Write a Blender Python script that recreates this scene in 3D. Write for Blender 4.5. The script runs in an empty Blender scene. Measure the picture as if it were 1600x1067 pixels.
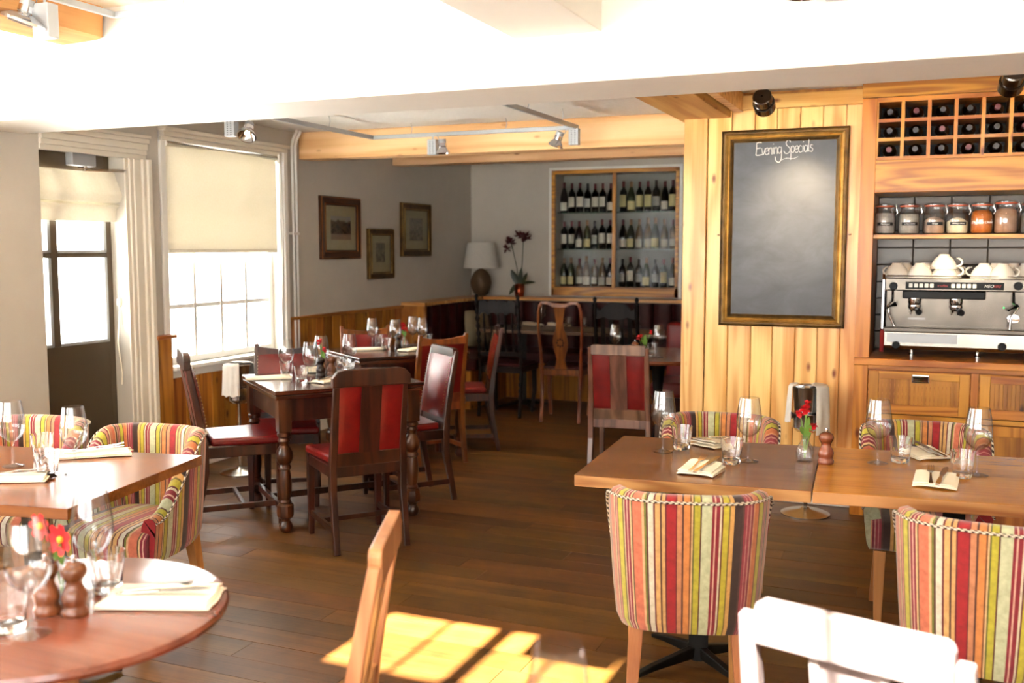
import bpy, bmesh, math, random
from mathutils import Vector, Matrix
random.seed(4)
S = bpy.context.scene
PI = math.pi
R = math.radians
# ------------------------------------------------------------------ camera, world, sun, exposure
CAMH = 1.5; F = 1556.0; YAW = R(22.6); PITCH = math.atan(146.5/F)
cam_d = bpy.data.cameras.new('camera'); cam = bpy.data.objects.new('camera', cam_d); S.collection.objects.link(cam)
cam.location = (0, 0, CAMH); cam.rotation_euler = (PI/2-PITCH, 0, YAW)
cam_d.sensor_width = 36; cam_d.lens = 36*F/1600; cam_d.clip_start = .05
cam_d.dof.use_dof = True; cam_d.dof.focus_distance = 4.0; cam_d.dof.aperture_fstop = 3.0
S.camera = cam
W = bpy.data.worlds.new('world'); S.world = W; W.use_nodes = True
W.node_tree.nodes['Background'].inputs[0].default_value = (1, .975, .94, 1)
W.node_tree.nodes['Background'].inputs[1].default_value = 6.0
sd = bpy.data.lights.new('sun', 'SUN'); sd.energy = 72; sd.angle = R(.8); sd.color = (1, .96, .9)
sun = bpy.data.objects.new('sun', sd); S.collection.objects.link(sun)
SUN_EL = R(50); SUN_AZ = .08     # light travels towards +Y, slightly +X
sun.rotation_euler = Vector((SUN_AZ, 1, -math.tan(SUN_EL))).to_track_quat('-Z', 'Y').to_euler()
S.view_settings.view_transform = 'Standard'; S.view_settings.look = 'None'
S.view_settings.exposure = 1.42; S.view_settings.gamma = 1; S.view_settings.use_curve_mapping = False
try:
    S.cycles.max_bounces = 12; S.cycles.transparent_max_bounces = 32; S.cycles.transmission_bounces = 12
    S.cycles.sample_clamp_indirect = 6; S.cycles.caustics_refractive = False; S.cycles.caustics_reflective = False
    S.cycles.blur_glossy = .5
except Exception: pass
def portal(name, loc, rot, sx, sy):
    return
    l = bpy.data.lights.new(name, 'AREA'); l.shape = 'RECTANGLE'; l.size = sx; l.size_y = sy; l.cycles.is_portal = True
    o = bpy.data.objects.new(name, l); S.collection.objects.link(o); o.location = loc; o.rotation_euler = rot; return o

# ------------------------------------------------------------------ camera maths, for reading the photograph
_f = Vector((-math.sin(YAW)*math.cos(PITCH), math.cos(YAW)*math.cos(PITCH), -math.sin(PITCH)))
_r = Vector((math.cos(YAW), math.sin(YAW), 0)); _u = _r.cross(_f)
def at(px, py, z=None, y=None, x=None):
    d = _f*F + _r*(px-800) - _u*(py-533.5)
    if z is not None: t = (z-CAMH)/d.z
    elif y is not None: t = y/d.y
    else: t = x/d.x
    return Vector((d.x*t, d.y*t, CAMH+d.z*t))

# ------------------------------------------------------------------ materials
def lin(h):
    h = h.lstrip('#'); c = [int(h[i:i+2], 16)/255 for i in (0, 2, 4)]
    return tuple((v/12.92 if v <= .04045 else ((v+.055)/1.055)**2.4) for v in c)+(1,)
class Mt:
    def __init__(s, name):
        s.m = bpy.data.materials.new(name); s.m.use_nodes = True; s.t = s.m.node_tree
        s.b = s.t.nodes['Principled BSDF']
    def n(s, typ, **kw):
        nd = s.t.nodes.new(typ)
        for k, v in kw.items(): setattr(nd, k, v)
        return nd
    def l(s, a, b): s.t.links.new(a, b)
    def math(s, op, a, b=None, c=None):
        nd = s.n('ShaderNodeMath', operation=op)
        for i, v in enumerate((a, b, c)):
            if v is None: continue
            if isinstance(v, (int, float)): nd.inputs[i].default_value = v
            else: s.l(v, nd.inputs[i])
        return nd.outputs[0]
    def ramp(s, fac, stops, interp='LINEAR'):
        nd = s.n('ShaderNodeValToRGB'); r = nd.color_ramp; r.interpolation = interp
        while len(r.elements) < len(stops): r.elements.new(.5)
        for e, (p, c) in zip(r.elements, stops): e.position = p; e.color = lin(c) if isinstance(c, str) else c
        s.l(fac, nd.inputs[0]); return nd.outputs[0]
    def mix(s, fac, a, b, mode='MIX'):
        nd = s.n('ShaderNodeMix', data_type='RGBA', blend_type=mode)
        for i, v in ((0, fac), (6, a), (7, b)):
            if isinstance(v, (int, float)): nd.inputs[i].default_value = v
            elif isinstance(v, tuple): nd.inputs[i].default_value = v
            else: s.l(v, nd.inputs[i])
        return nd.outputs[2]
    def set(s, **kw):
        for k, v in kw.items():
            i = s.b.inputs[k.replace('_', ' ')]
            if isinstance(v, str): v = lin(v)
            i.default_value = v
        return s
    def bump(s, h, strength=.2, dist=.01):
        nd = s.n('ShaderNodeBump'); nd.inputs['Strength'].default_value = strength; nd.inputs['Distance'].default_value = dist
        s.l(h, nd.inputs['Height']); s.l(nd.outputs[0], s.b.inputs['Normal'])
def plain(name, col, rough=.5, metal=0, **kw):
    return Mt(name).set(Base_Color=col, Roughness=rough, Metallic=metal, **kw).m
def coords(k, scale, rand=True):
    tc = k.n('ShaderNodeTexCoord'); v = tc.outputs['Object']
    if rand:
        oi = k.n('ShaderNodeObjectInfo'); vm = k.n('ShaderNodeVectorMath', operation='SCALE'); vm.inputs[0].default_value = (17, 23, 31)
        k.l(oi.outputs['Random'], vm.inputs['Scale']); ad = k.n('ShaderNodeVectorMath', operation='ADD')
        k.l(v, ad.inputs[0]); k.l(vm.outputs[0], ad.inputs[1]); v = ad.outputs[0]
    mp = k.n('ShaderNodeMapping'); mp.inputs['Scale'].default_value = scale; k.l(v, mp.inputs[0]); return mp.outputs[0], v
def noise(k, vec, sc, det=4, rough=.55, dist=0):
    nd = k.n('ShaderNodeTexNoise'); nd.inputs['Scale'].default_value = sc; nd.inputs['Detail'].default_value = det
    nd.inputs['Roughness'].default_value = rough; nd.inputs['Distortion'].default_value = dist
    k.l(vec, nd.inputs['Vector']); return nd.outputs['Fac']
def wood(name, dark, light, axis='X', rings=9., sc=1., rough=.4, knots=None, var=.2, mottled=0, coat=0., ring_amt=.5, island=False, spec=.35):
    k = Mt(name); a = 'XYZ'.index(axis); k.b.inputs['Specular IOR Level'].default_value = spec
    s1 = [5*sc]*3; s1[a] = .45*sc; v, raw = coords(k, tuple(s1))
    n1 = noise(k, v, 1., 2, .5, .3)
    rg = k.math('MULTIPLY_ADD', k.math('SINE', k.math('MULTIPLY', n1, rings*6.28)), .5, .5)
    s2 = [90*sc]*3; s2[a] = 2.2*sc; mp2 = k.n('ShaderNodeMapping'); mp2.inputs['Scale'].default_value = s2; k.l(raw, mp2.inputs[0])
    n2 = noise(k, mp2.outputs[0], 1., 4, .6)
    f = k.math('ADD', k.math('MULTIPLY', rg, ring_amt), k.math('MULTIPLY', n2, 1-ring_amt))
    if mottled:
        n3 = noise(k, raw, 6, 5, .6, .4); f = k.math('ADD', k.math('MULTIPLY', f, 1-mottled), k.math('MULTIPLY', n3, mottled))
    col = k.ramp(f, [(.2, dark), (.75, light)])
    if knots:
        s3 = [9.5]*3; s3[a] = 4.2; mp3 = k.n('ShaderNodeMapping'); mp3.inputs['Scale'].default_value = s3; k.l(raw, mp3.inputs[0])
        vo = k.n('ShaderNodeTexVoronoi'); vo.inputs['Scale'].default_value = 1.0; k.l(mp3.outputs[0], vo.inputs['Vector'])
        kf = k.ramp(vo.outputs['Distance'], [(.05, (1, 1, 1, 1)), (.16, (0, 0, 0, 1))]); col = k.mix(kf, col, lin(knots))
    if island:
        g = k.n('ShaderNodeNewGeometry'); rnd = g.outputs['Random Per Island']
    else:
        rnd = k.n('ShaderNodeObjectInfo').outputs['Random']
    r2 = k.math('FRACT', k.math('MULTIPLY', rnd, 7.31))
    hs = k.n('ShaderNodeHueSaturation'); k.l(col, hs.inputs['Color'])
    k.l(k.math('MULTIPLY_ADD', r2, var, 1-var/2), hs.inputs['Value']); k.l(k.math('MULTIPLY_ADD', rnd, .02, .49), hs.inputs['Hue'])
    k.l(hs.outputs[0], k.b.inputs['Base Color']); k.b.inputs['Roughness'].default_value = rough
    if coat: k.set(Coat_Weight=coat, Coat_Roughness=.18)
    k.bump(n2, .12, .002); return k.m
def mottle(name, c1, c2, sc=3., rough=.8, bump=0., **kw):
    k = Mt(name).set(Roughness=rough, **kw); v, raw = coords(k, (1, 1, 1), False)
    n = noise(k, v, sc, 5, .6); k.l(k.ramp(n, [(.3, c1), (.7, c2)]), k.b.inputs['Base Color'])
    if bump: k.bump(noise(k, v, sc*14, 4, .6), bump, .004)
    return k.m
M = {}
M['floor'] = wood('floor_oak', '#2e1b09', '#6e481e', 'X', rings=3, sc=.9, rough=.42, spec=.3, var=.5, mottled=.5, ring_amt=.35, island=False)
M['floor_far'] = wood('floor_oak_far', '#2e1b09', '#6e481e', 'X', rings=3, sc=.9, rough=.42, spec=.3, var=.5, mottled=.5, ring_amt=.35, island=True)
M['gap'] = plain('floor_gap', '#241509', .8)
M['wall'] = mottle('painted_plaster', '#bdb6aa', '#c6bfb3', 2, .85, .05)
M['beam_white'] = mottle('white_paint', '#dcd8cf', '#e4e0d7', 1.5, .5)
M['ceiling'] = mottle('embossed_ceiling', '#e2ddd4', '#ece8e0', 30, .8, .8)
M['ceiling_front'] = plain('ceiling_cream', '#e8dcc6', .8)
M['trim'] = mottle('cream_gloss_trim', '#d9d1c1', '#e2dbcc', 2, .35)
M['white'] = plain('white_gloss', '#eeece6', .35)
M['pine'] = wood('varnished_pine', '#d09048', '#efc27c', 'Z', rings=6, sc=1.1, rough=.32, knots='#7c3d18', var=.2, coat=.3)
M['pineX'] = wood('varnished_pine_rail', '#c98a42', '#e8b66e', 'X', rings=6, sc=1.1, rough=.35, knots='#7c3d18', var=.15, coat=.2)
M['pine_dk'] = wood('amber_pine', '#8a4f1e', '#b9772f', 'Z', rings=6, sc=1.1, rough=.38, knots='#4e2209', var=.3, coat=.2)
M['pine_dkY'] = wood('amber_pine_rail', '#8a4f1e', '#b06f2e', 'Y', rings=6, sc=1.1, rough=.38, var=.1)
M['cabZ'] = wood('honey_pine_upright', '#a5641f', '#c98733', 'Z', rings=6, sc=1.2, rough=.35, knots='#6b3010', var=.15, coat=.2)
M['cabX'] = wood('honey_pine_board', '#98581a', '#cb8a35', 'X', rings=9, sc=1.2, rough=.35, var=.2, coat=.2)
M['beamX'] = wood('ceiling_beam_pine', '#c99a62', '#e3bd8a', 'X', rings=5, sc=.8, rough=.6, knots='#8a5a2c', var=.1)
M['beamY'] = wood('ceiling_joist_pine', '#b47a3e', '#d09c5c', 'Y', rings=5, sc=.8, rough=.6, knots='#7a4820', var=.1)
M['oakdk'] = wood('dark_oak', '#210e07', '#3f1c0f', 'Z', rings=5, sc=1.6, rough=.34, var=.15, coat=.1)
M['oakdkX'] = wood('dark_oak_top', '#28110a', '#45200f', 'X', rings=5, sc=1.4, rough=.2, var=.1, coat=.6)
M['oakleg'] = wood('turned_oak', '#2c1307', '#4c2411', 'Z', rings=5, sc=1.6, rough=.28, var=.1, coat=.25)
M['oakmid'] = wood('mid_oak', '#5b2c14', '#85461f', 'Z', rings=5, sc=1.6, rough=.32, var=.15, coat=.3)
M['oakgrey'] = wood('worn_oak', '#4b2e20', '#6f4a36', 'Z', rings=5, sc=1.6, rough=.25, var=.1, coat=.5)
M['oaklt'] = wood('golden_oak', '#94603a', '#bb8558', 'Z', rings=5, sc=1.4, rough=.35, var=.1, coat=.3)
M['beech'] = wood('beech_leg', '#96633a', '#b6814e', 'Z', rings=3, sc=1.6, rough=.4, var=.1)
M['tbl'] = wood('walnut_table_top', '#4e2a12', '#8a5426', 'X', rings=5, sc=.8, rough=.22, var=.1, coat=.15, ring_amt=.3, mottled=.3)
M['tbl2'] = wood('table_top_painted_glow', '#8a4c16', '#c27a2c', 'X', rings=3, sc=.8, rough=.22, var=.05, coat=.15, ring_amt=.25, mottled=.3)  # golden reflection of the lit pine painted into the wood colour
M['tbl_edge'] = wood('table_edge', '#875830', '#ad804e', 'X', rings=9, sc=1.2, rough=.35, var=.05)
M['tblround'] = wood('mahogany_table_top', '#5c2e1c', '#7a4730', 'X', rings=4, sc=.8, rough=.22, var=.05, coat=.5, ring_amt=.3)
M['leather'] = mottle('red_leather', '#560b0b', '#74120f', 9, .3, .15, Specular_IOR_Level=.4)
M['leather_dk'] = mottle('oxblood_leather', '#2a090b', '#3e1012', 7, .4, .1, Specular_IOR_Level=.2)
M['leather_edge'] = plain('leather_edge', '#220709', .5)
M['brass_nail'] = plain('brass_nail', '#9a8560', .3, 1)
M['steel'] = mottle('brushed_steel', '#9a948c', '#b5aea4', 3, .24, 0, Metallic=1)
M['steel_dk'] = mottle('dark_chrome', '#5d5a58', '#777370', 3, .2, 0, Metallic=1)
M['chrome'] = plain('chrome', '#d8d8da', .08, 1)
M['silver_grey'] = plain('silver_grey_paint', '#a4a7aa', .4, .3)
M['black'] = plain('black_plastic', '#060505', .35, 0, Specular_IOR_Level=.15)
M['iron'] = plain('black_iron', '#0b0a08', .45, 0, Specular_IOR_Level=.2)
M['linen'] = mottle('cream_napkin_linen', '#eee3cb', '#f5ecd8', 20, .9, .2)
M['towel'] = mottle('white_cloth', '#dcd7cf', '#e8e4dd', 12, .9, .2)
M['gold'] = mottle('gilt_frame', '#8c6c38', '#c8a562', 14, .35, .1, Metallic=.8)
M['gold_dk'] = mottle('dark_gilt', '#3b2a12', '#6d4f22', 14, .4, .1, Metallic=.6)
M['frame_br'] = mottle('brown_frame', '#2c160a', '#4a2810', 14, .35)
M['copper'] = plain('copper_gilt', '#a5683a', .3, .8)
M['board'] = None
M['door'] = plain('dark_taupe_door', '#4a3d2c', .45)
def schlick(k):
    lw = k.n('ShaderNodeLayerWeight'); lw.inputs[0].default_value = .5
    return k.math('MULTIPLY_ADD', k.math('POWER', lw.outputs['Facing'], 5.), .93, .05)
def glass_mat(name='clear_glass', base=.07, edge=.42):
    k = Mt(name); k.t.nodes.remove(k.b); out = k.t.nodes['Material Output']
    tr = k.n('ShaderNodeBsdfTransparent'); lw = k.n('ShaderNodeLayerWeight'); k.l(k.ramp(lw.outputs['Facing'], [(0, (.975, .98, .985, 1)), (.6, (.93, .94, .95, 1)), (.88, (.78, .8, .82, 1)), (1, (.35, .37, .4, 1))]), tr.inputs[0])
    gl = k.n('ShaderNodeBsdfGlossy'); gl.inputs['Roughness'].default_value = .03
    mx = k.n('ShaderNodeMixShader'); k.l(k.math('MULTIPLY_ADD', k.math('POWER', lw.outputs['Facing'], 3.), edge, base), mx.inputs[0]); k.l(tr.outputs[0], mx.inputs[1]); k.l(gl.outputs[0], mx.inputs[2]); k.l(mx.outputs[0], out.inputs[0]); return k.m
M['glass'] = glass_mat(); M['quiet_pane'] = glass_mat('display_glass', .004, .25)
M['glass_thick'] = Mt('thick_glass').set(Base_Color='#ffffff', Roughness=0., Transmission_Weight=1., IOR=1.45).m
M['ceramic'] = plain('white_ceramic', '#efe8dc', .15)
M['petal'] = plain('red_petal', '#c4101a', .6)
M['petal_dk'] = plain('crimson_petal', '#4a0a14', .6)
M['petal_y'] = plain('yellow_stamen', '#e8a020', .6)
M['leaf'] = plain('green_leaf', '#5a7a2c', .5)
M['leaf_dk'] = plain('dark_green_leaf', '#1f2c14', .4)
M['mill'] = wood('mill_wood', '#5a2c18', '#83472a', 'Z', rings=3, sc=2, rough=.25, var=.2, coat=.4)
M['mill_dk'] = wood('dark_mill_wood', '#1c0e0a', '#2e1810', 'Z', rings=3, sc=2, rough=.25, var=.2, coat=.4)
M['ext'] = plain('pale_render', '#d8d8d6', .9)
def pane_mat():   # thin window glass: see-through with a reflection
    k = Mt('window_glass'); k.t.nodes.remove(k.b); out = k.t.nodes['Material Output']
    tr = k.n('ShaderNodeBsdfTransparent'); tr.inputs[0].default_value = (.97, .98, .98, 1)
    gl = k.n('ShaderNodeBsdfGlossy'); gl.inputs['Roughness'].default_value = .02
    mx = k.n('ShaderNodeMixShader'); k.l(schlick(k), mx.inputs[0]); k.l(tr.outputs[0], mx.inputs[1]); k.l(gl.outputs[0], mx.inputs[2])
    k.l(mx.outputs[0], out.inputs[0]); return k.m
M['pane'] = pane_mat()
def blind_mat(name, col, tl):
    k = Mt(name); out = k.t.nodes['Material Output']; k.b.inputs['Roughness'].default_value = .9
    tc = k.n('ShaderNodeTexCoord'); w = noise(k, tc.outputs['Object'], 90, 3); c = k.ramp(w, [(.3, col), (.7, tl)])
    k.l(c, k.b.inputs['Base Color']); t = k.n('ShaderNodeBsdfTranslucent'); k.l(c, t.inputs[0])
    mx = k.n('ShaderNodeMixShader'); mx.inputs[0].default_value = .17; k.l(k.b.outputs[0], mx.inputs[1]); k.l(t.outputs[0], mx.inputs[2])
    k.l(mx.outputs[0], out.inputs[0]); return k.m
M['blind'] = blind_mat('cream_blind_cloth', '#ece6d6', '#f2ede0')
M['shade'] = blind_mat('lamp_shade_cloth', '#dcd8ce', '#e4e0d6')
def stripes():
    k = Mt('striped_velvet').set(Roughness=.85, Sheen_Weight=.3)
    uv = k.n('ShaderNodeUVMap'); sp = k.n('ShaderNodeSeparateXYZ'); k.l(uv.outputs[0], sp.inputs[0])
    seq = [('#bd7658', 3), ('#e7d9a8', 1), ('#7a1c2c', 1), ('#cf8a78', 2), ('#6d3b2a', 1), ('#c9bf3c', 4), ('#6d5a2a', 1), ('#e2c9a0', 1), ('#8c1c34', 1.5), ('#e6b0a4', 1), ('#8c1c34', 1.5), ('#e8c894', 1),
           ('#5c4a2c', 1), ('#d9785a', 6), ('#e8b48a', 1.5), ('#7a8030', 1.5), ('#5a2420', 1), ('#e4dccb', 3.5), ('#742028', 1), ('#e0b070', 3), ('#5a3420', 1), ('#d8a86c', 2), ('#6c1a20', 1), ('#a8101c', 5.5),
           ('#6c1a20', .7), ('#cf8a62', 3), ('#5a3020', 1), ('#d88a48', 3.5), ('#7c4a20', 1), ('#e0b888', 1)]
    seq2 = [('#6a6a2c', 1), ('#bcb432', 4), ('#5c2c20', 1), ('#c9cfae', 7), ('#8c1428', 2), ('#e0b0a0', 1), ('#8c1428', 2.5), ('#dcd0b8', 1.5), ('#6a2c24', 1), ('#c4b834', 4), ('#7c6a2c', 1), ('#dca860', 3), ('#3a2018', 6),
            ('#54302a', 1.5), ('#9c3444', 2), ('#c88080', 1), ('#9c3444', 2), ('#c88c84', 1), ('#862438', 2), ('#d89a70', 1), ('#cc7440', 4), ('#5c3420', 1), ('#b8b030', 4.5), ('#5a3020', 1), ('#c08078', 1.5), ('#7a2430', 1.5), ('#d0a088', 1), ('#5a3a24', 2.5), ('#c8b48c', 1), ('#c86a48', 4)]
    def mk(sq):
        tot = sum(w for _, w in sq); p = 0; st = []
        for c, w in sq: st.append((p/tot, c)); p += w
        return st
    u = k.math('FRACT', k.math('MULTIPLY_ADD', sp.outputs[0], 1/.56, 10.0))
    a = k.ramp(k.math('MULTIPLY', u, 2), mk(seq), 'CONSTANT'); b = k.ramp(k.math('MULTIPLY_ADD', u, 2, -1), mk(seq2), 'CONSTANT')
    col = k.mix(k.math('GREATER_THAN', u, .5), a, b)
    n = noise(k, k.n('ShaderNodeTexCoord').outputs['Object'], 60, 3, .6)
    col = k.mix(1., col, k.ramp(n, [(.3, (.52, .50, .46, 1)), (.7, (.74, .72, .68, 1))]), 'MULTIPLY')
    k.l(col, k.b.inputs['Base Color']); k.bump(n, .25, .002); return k.m
M['stripe'] = stripes()
def braid():
    k = Mt('twisted_braid').set(Roughness=.6); uv = k.n('ShaderNodeUVMap'); sp = k.n('ShaderNodeSeparateXYZ'); k.l(uv.outputs[0], sp.inputs[0])
    f = k.math('FRACT', k.math('MULTIPLY_ADD', sp.outputs[0], 60, sp.outputs[1]))
    k.l(k.ramp(f, [(0, '#2a1512'), (.5, '#d8ccb8')], 'CONSTANT'), k.b.inputs['Base Color']); return k.m
M['braid'] = braid()
def chalk():
    k = Mt('chalkboard_slate').set(Roughness=.42, Specular_IOR_Level=.5); v, _ = coords(k, (1, 1, 1), False); mp = k.n('ShaderNodeMapping'); mp.inputs['Scale'].default_value = (3, 3, 5); k.l(v, mp.inputs[0])
    n = noise(k, mp.outputs[0], 1.3, 6, .65, .5); k.l(k.ramp(n, [(.3, '#2b2c30'), (.75, '#4c4e53')]), k.b.inputs['Base Color'])
    k.l(k.math('MULTIPLY_ADD', n, .15, .33), k.b.inputs['Roughness']); return k.m
M['board'] = chalk()
M['chalk'] = plain('chalk', '#e8e6e2', .9)

# ------------------------------------------------------------------ mesh builder
class G:
    def __init__(s): s.v = []; s.f = []; s.uv = None
    def add(s, vs, fs, m=None):
        o = len(s.v)
        for p in vs: s.v.append(tuple(m @ Vector(p)) if m is not None else tuple(p))
        for f in fs: s.f.append(tuple(i+o for i in f))
        return s
    def box(s, c, d, m=None, rz=0):
        x, y, z = d[0]/2, d[1]/2, d[2]/2
        mm = Matrix.Translation(c) @ Matrix.Rotation(rz, 4, 'Z')
        if m is not None: mm = m @ mm
        return s.add([(-x, -y, -z), (x, -y, -z), (x, y, -z), (-x, y, -z), (-x, -y, z), (x, -y, z), (x, y, z), (-x, y, z)],
                     [(0, 3, 2, 1), (4, 5, 6, 7), (0, 1, 5, 4), (1, 2, 6, 5), (2, 3, 7, 6), (3, 0, 4, 7)], mm)
    def b2(s, x0, x1, y0, y1, z0, z1): return s.box(((x0+x1)/2, (y0+y1)/2, (z0+z1)/2), (abs(x1-x0), abs(y1-y0), abs(z1-z0)))
    def frame_dirs(s, d, up=None):
        d = d.normalized(); up = Vector(up) if up is not None else (Vector((0, 0, 1)) if abs(d.z) < .9 else Vector((0, 1, 0)))
        a = d.cross(up).normalized(); b = a.cross(d).normalized(); return a, b
    def bars(s, pts, ws, hs, up=None):
        """rectangular section swept along a polyline; ws across, hs along up"""
        pts = [Vector(p) for p in pts]; n = len(pts)
        if not isinstance(ws, (list, tuple)): ws = [ws]*n
        if not isinstance(hs, (list, tuple)): hs = [hs]*n
        o = len(s.v)
        for i, p in enumerate(pts):
            d = (pts[min(i+1, n-1)]-pts[max(i-1, 0)]); a, b = s.frame_dirs(d, up)
            for q in ((-1, -1), (1, -1), (1, 1), (-1, 1)): s.v.append(tuple(p+a*q[0]*ws[i]/2+b*q[1]*hs[i]/2))
        for i in range(n-1):
            for j in range(4): s.f.append((o+i*4+j, o+i*4+(j+1) % 4, o+i*4+4+(j+1) % 4, o+i*4+4+j))
        s.f.append((o+3, o+2, o+1, o)); e = o+4*(n-1); s.f.append((e, e+1, e+2, e+3)); return s
    def tube(s, pts, r, seg=8, caps=True, closed=False, uv=False):
        pts = [Vector(p) for p in pts]; n = len(pts)
        if not isinstance(r, (list, tuple)): r = [r]*n
        o = len(s.v); prev = None
        for i, p in enumerate(pts):
            if closed: d = pts[(i+1) % n]-pts[i-1]
            else: d = pts[min(i+1, n-1)]-pts[max(i-1, 0)]
            if d.length < 1e-9: d = Vector((0, 0, 1))
            d.normalize()
            if prev is None: a, b = s.frame_dirs(d)
            else:
                a = prev-d*prev.dot(d); a = a.normalized() if a.length > 1e-6 else s.frame_dirs(d)[0]; b = d.cross(a)
            prev = a
            for j in range(seg):
                t = 2*PI*j/seg; s.v.append(tuple(p+(a*math.cos(t)+b*math.sin(t))*r[i]))
        m = n if closed else n-1
        for i in range(m):
            k = (i+1) % n
            for j in range(seg): s.f.append((o+i*seg+j, o+i*seg+(j+1) % seg, o+k*seg+(j+1) % seg, o+k*seg+j))
        if caps and not closed:
            s.f.append(tuple(o+j for j in range(seg))[::-1]); s.f.append(tuple(o+(n-1)*seg+j for j in range(seg)))
        return s
    def lathe(s, prof, c=(0, 0, 0), seg=20, m=None, square=None):
        """profile of (r, z); closes on the axis where r == 0"""
        o = len(s.v); rings = []
        mm = Matrix.Translation(c)
        if m is not None: mm = m @ mm
        for r, z in prof:
            if r < 1e-6: rings.append([len(s.v)]); s.v.append(tuple(mm @ Vector((0, 0, z))))
            else:
                idx = []
                for j in range(seg):
                    t = 2*PI*j/seg; idx.append(len(s.v)); s.v.append(tuple(mm @ Vector((r*math.cos(t), r*math.sin(t), z))))
                rings.append(idx)
        for a, b in zip(rings, rings[1:]):
            if len(a) == 1 and len(b) == 1: continue
            for j in range(seg):
                k = (j+1) % seg
                if len(a) == 1: s.f.append((a[0], b[k], b[j]))
                elif len(b) == 1: s.f.append((a[j], a[k], b[0]))
                else: s.f.append((a[j], a[k], b[k], b[j]))
        if len(rings[0]) > 1: s.f.append(tuple(rings[0][::-1]))
        if len(rings[-1]) > 1: s.f.append(tuple(rings[-1]))
        return s
    def prism(s, poly, a, b, axis='Y', m=None):
        """polygon in the plane normal to axis, from a to b along it (poly as (x,z) for Y, (x,y) for Z, (y,z) for X)"""
        P = {'Y': lambda p, t: (p[0], t, p[1]), 'Z': lambda p, t: (p[0], p[1], t), 'X': lambda p, t: (t, p[0], p[1])}[axis]
        n = len(poly); vs = [P(p, a) for p in poly]+[P(p, b) for p in poly]
        fs = [tuple(range(n))[::-1], tuple(range(n, 2*n))]+[(i, (i+1) % n, (i+1) % n+n, i+n) for i in range(n)]
        return s.add(vs, fs, m)
    def sheet(s, grid, th=0):
        """grid[i][j] of points; a surface with thickness th along its normals"""
        n, m = len(grid), len(grid[0]); o = len(s.v); Gd = [[Vector(p) for p in r] for r in grid]
        for r in Gd: s.v.extend(tuple(p) for p in r)
        for i in range(n-1):
            for j in range(m-1): s.f.append((o+i*m+j, o+i*m+j+1, o+(i+1)*m+j+1, o+(i+1)*m+j))
        if th:
            o2 = len(s.v)
            for i in range(n):
                for j in range(m):
                    du = Gd[min(i+1, n-1)][j]-Gd[max(i-1, 0)][j]; dv = Gd[i][min(j+1, m-1)]-Gd[i][max(j-1, 0)]
                    nn = du.cross(dv); nn = nn.normalized() if nn.length > 1e-9 else Vector((0, 0, 1)); s.v.append(tuple(Gd[i][j]+nn*th))
            for i in range(n-1):
                for j in range(m-1): s.f.append((o2+i*m+j, o2+(i+1)*m+j, o2+(i+1)*m+j+1, o2+i*m+j+1))
            bd = [(0, j) for j in range(m)]+[(i, m-1) for i in range(1, n)]+[(n-1, j) for j in range(m-2, -1, -1)]+[(i, 0) for i in range(n-2, 0, -1)]
            for a, b in zip(bd, bd[1:]+bd[:1]):
                p, q = a[0]*m+a[1], b[0]*m+b[1]; s.f.append((o+q, o+p, o2+p, o2+q))
        return s
def build(name, g, mat, parent=None, smooth=None, bevel=0, seg=2, fix=True, uv=None, kind=None, label=None, loc=None, rz=None):
    me = bpy.data.meshes.new(name); me.from_pydata(g.v, [], g.f); me.update()
    if fix:
        bm = bmesh.new(); bm.from_mesh(me); bmesh.ops.recalc_face_normals(bm, faces=bm.faces); bm.to_mesh(me); bm.free()
    for m in (mat if isinstance(mat, list) else [mat]): me.materials.append(M[m] if isinstance(m, str) else m)
    if uv:
        L = me.uv_layers.new(name='UVMap')
        for lp in me.loops: L.data[lp.index].uv = uv(me.vertices[lp.vertex_index].co, lp.vertex_index)
    if smooth:
        for p in me.polygons: p.use_smooth = True
        me.set_sharp_from_angle(angle=R(smooth))
    o = bpy.data.objects.new(name, me); S.collection.objects.link(o)
    if parent: o.parent = parent
    if bevel:
        b = o.modifiers.new('bevel', 'BEVEL'); b.width = bevel; b.segments = seg; b.limit_method = 'ANGLE'; b.angle_limit = R(40); b.harden_normals = False
    if kind: o['kind'] = kind
    if label: o['label'] = label
    if loc is not None: o.location = loc
    if rz is not None: o.rotation_euler = (0, 0, rz)
    return o
def thing(name, label, cat, loc=(0, 0, 0), rz=0, group=None):
    o = bpy.data.objects.new(name, None); S.collection.objects.link(o); o.empty_display_size = .1
    o.location = loc; o.rotation_euler = (0, 0, rz); o['label'] = label; o['category'] = cat
    if group: o['group'] = group
    return o
def tag(o, label, cat, group=None):
    o['label'] = label; o['category'] = cat
    if group: o['group'] = group
    return o
def room(name, loc=(0, 0, 0)):
    o = bpy.data.objects.new(name, None); S.collection.objects.link(o); o['kind'] = 'structure'; o.location = loc; return o
def dup(root, loc, rz=0, label=None, group=None, sc=1):
    r = root.copy(); S.collection.objects.link(r); r.location = loc; r.rotation_euler = (0, 0, rz); r.scale = (sc, sc, sc)
    if label: r['label'] = label
    if group: r['group'] = group
    for ch in list(root.children):
        c = ch.copy(); S.collection.objects.link(c); c.parent = r
        for g in list(ch.children):
            d = g.copy(); S.collection.objects.link(d); d.parent = c
    return r
class Proto:
    """first use moves the original, later uses copy it"""
    def __init__(s, mk): s.mk = mk; s.o = None
    def put(s, loc, rz, label, group=None, sc=1):
        if s.o is None:
            s.o = s.mk(); o = s.o; o.location = loc; o.rotation_euler = (0, 0, rz); o.scale = (sc, sc, sc); o['label'] = label
            if group: o['group'] = group
            return o
        return dup(s.o, loc, rz, label, group, sc)

# ================================================================== THE SETTING
XL = -4.6; YB = 9.9; XR = 2.4; YF = -1.6; CF = 2.6; CB = 2.4; SOF = 2.12
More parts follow.
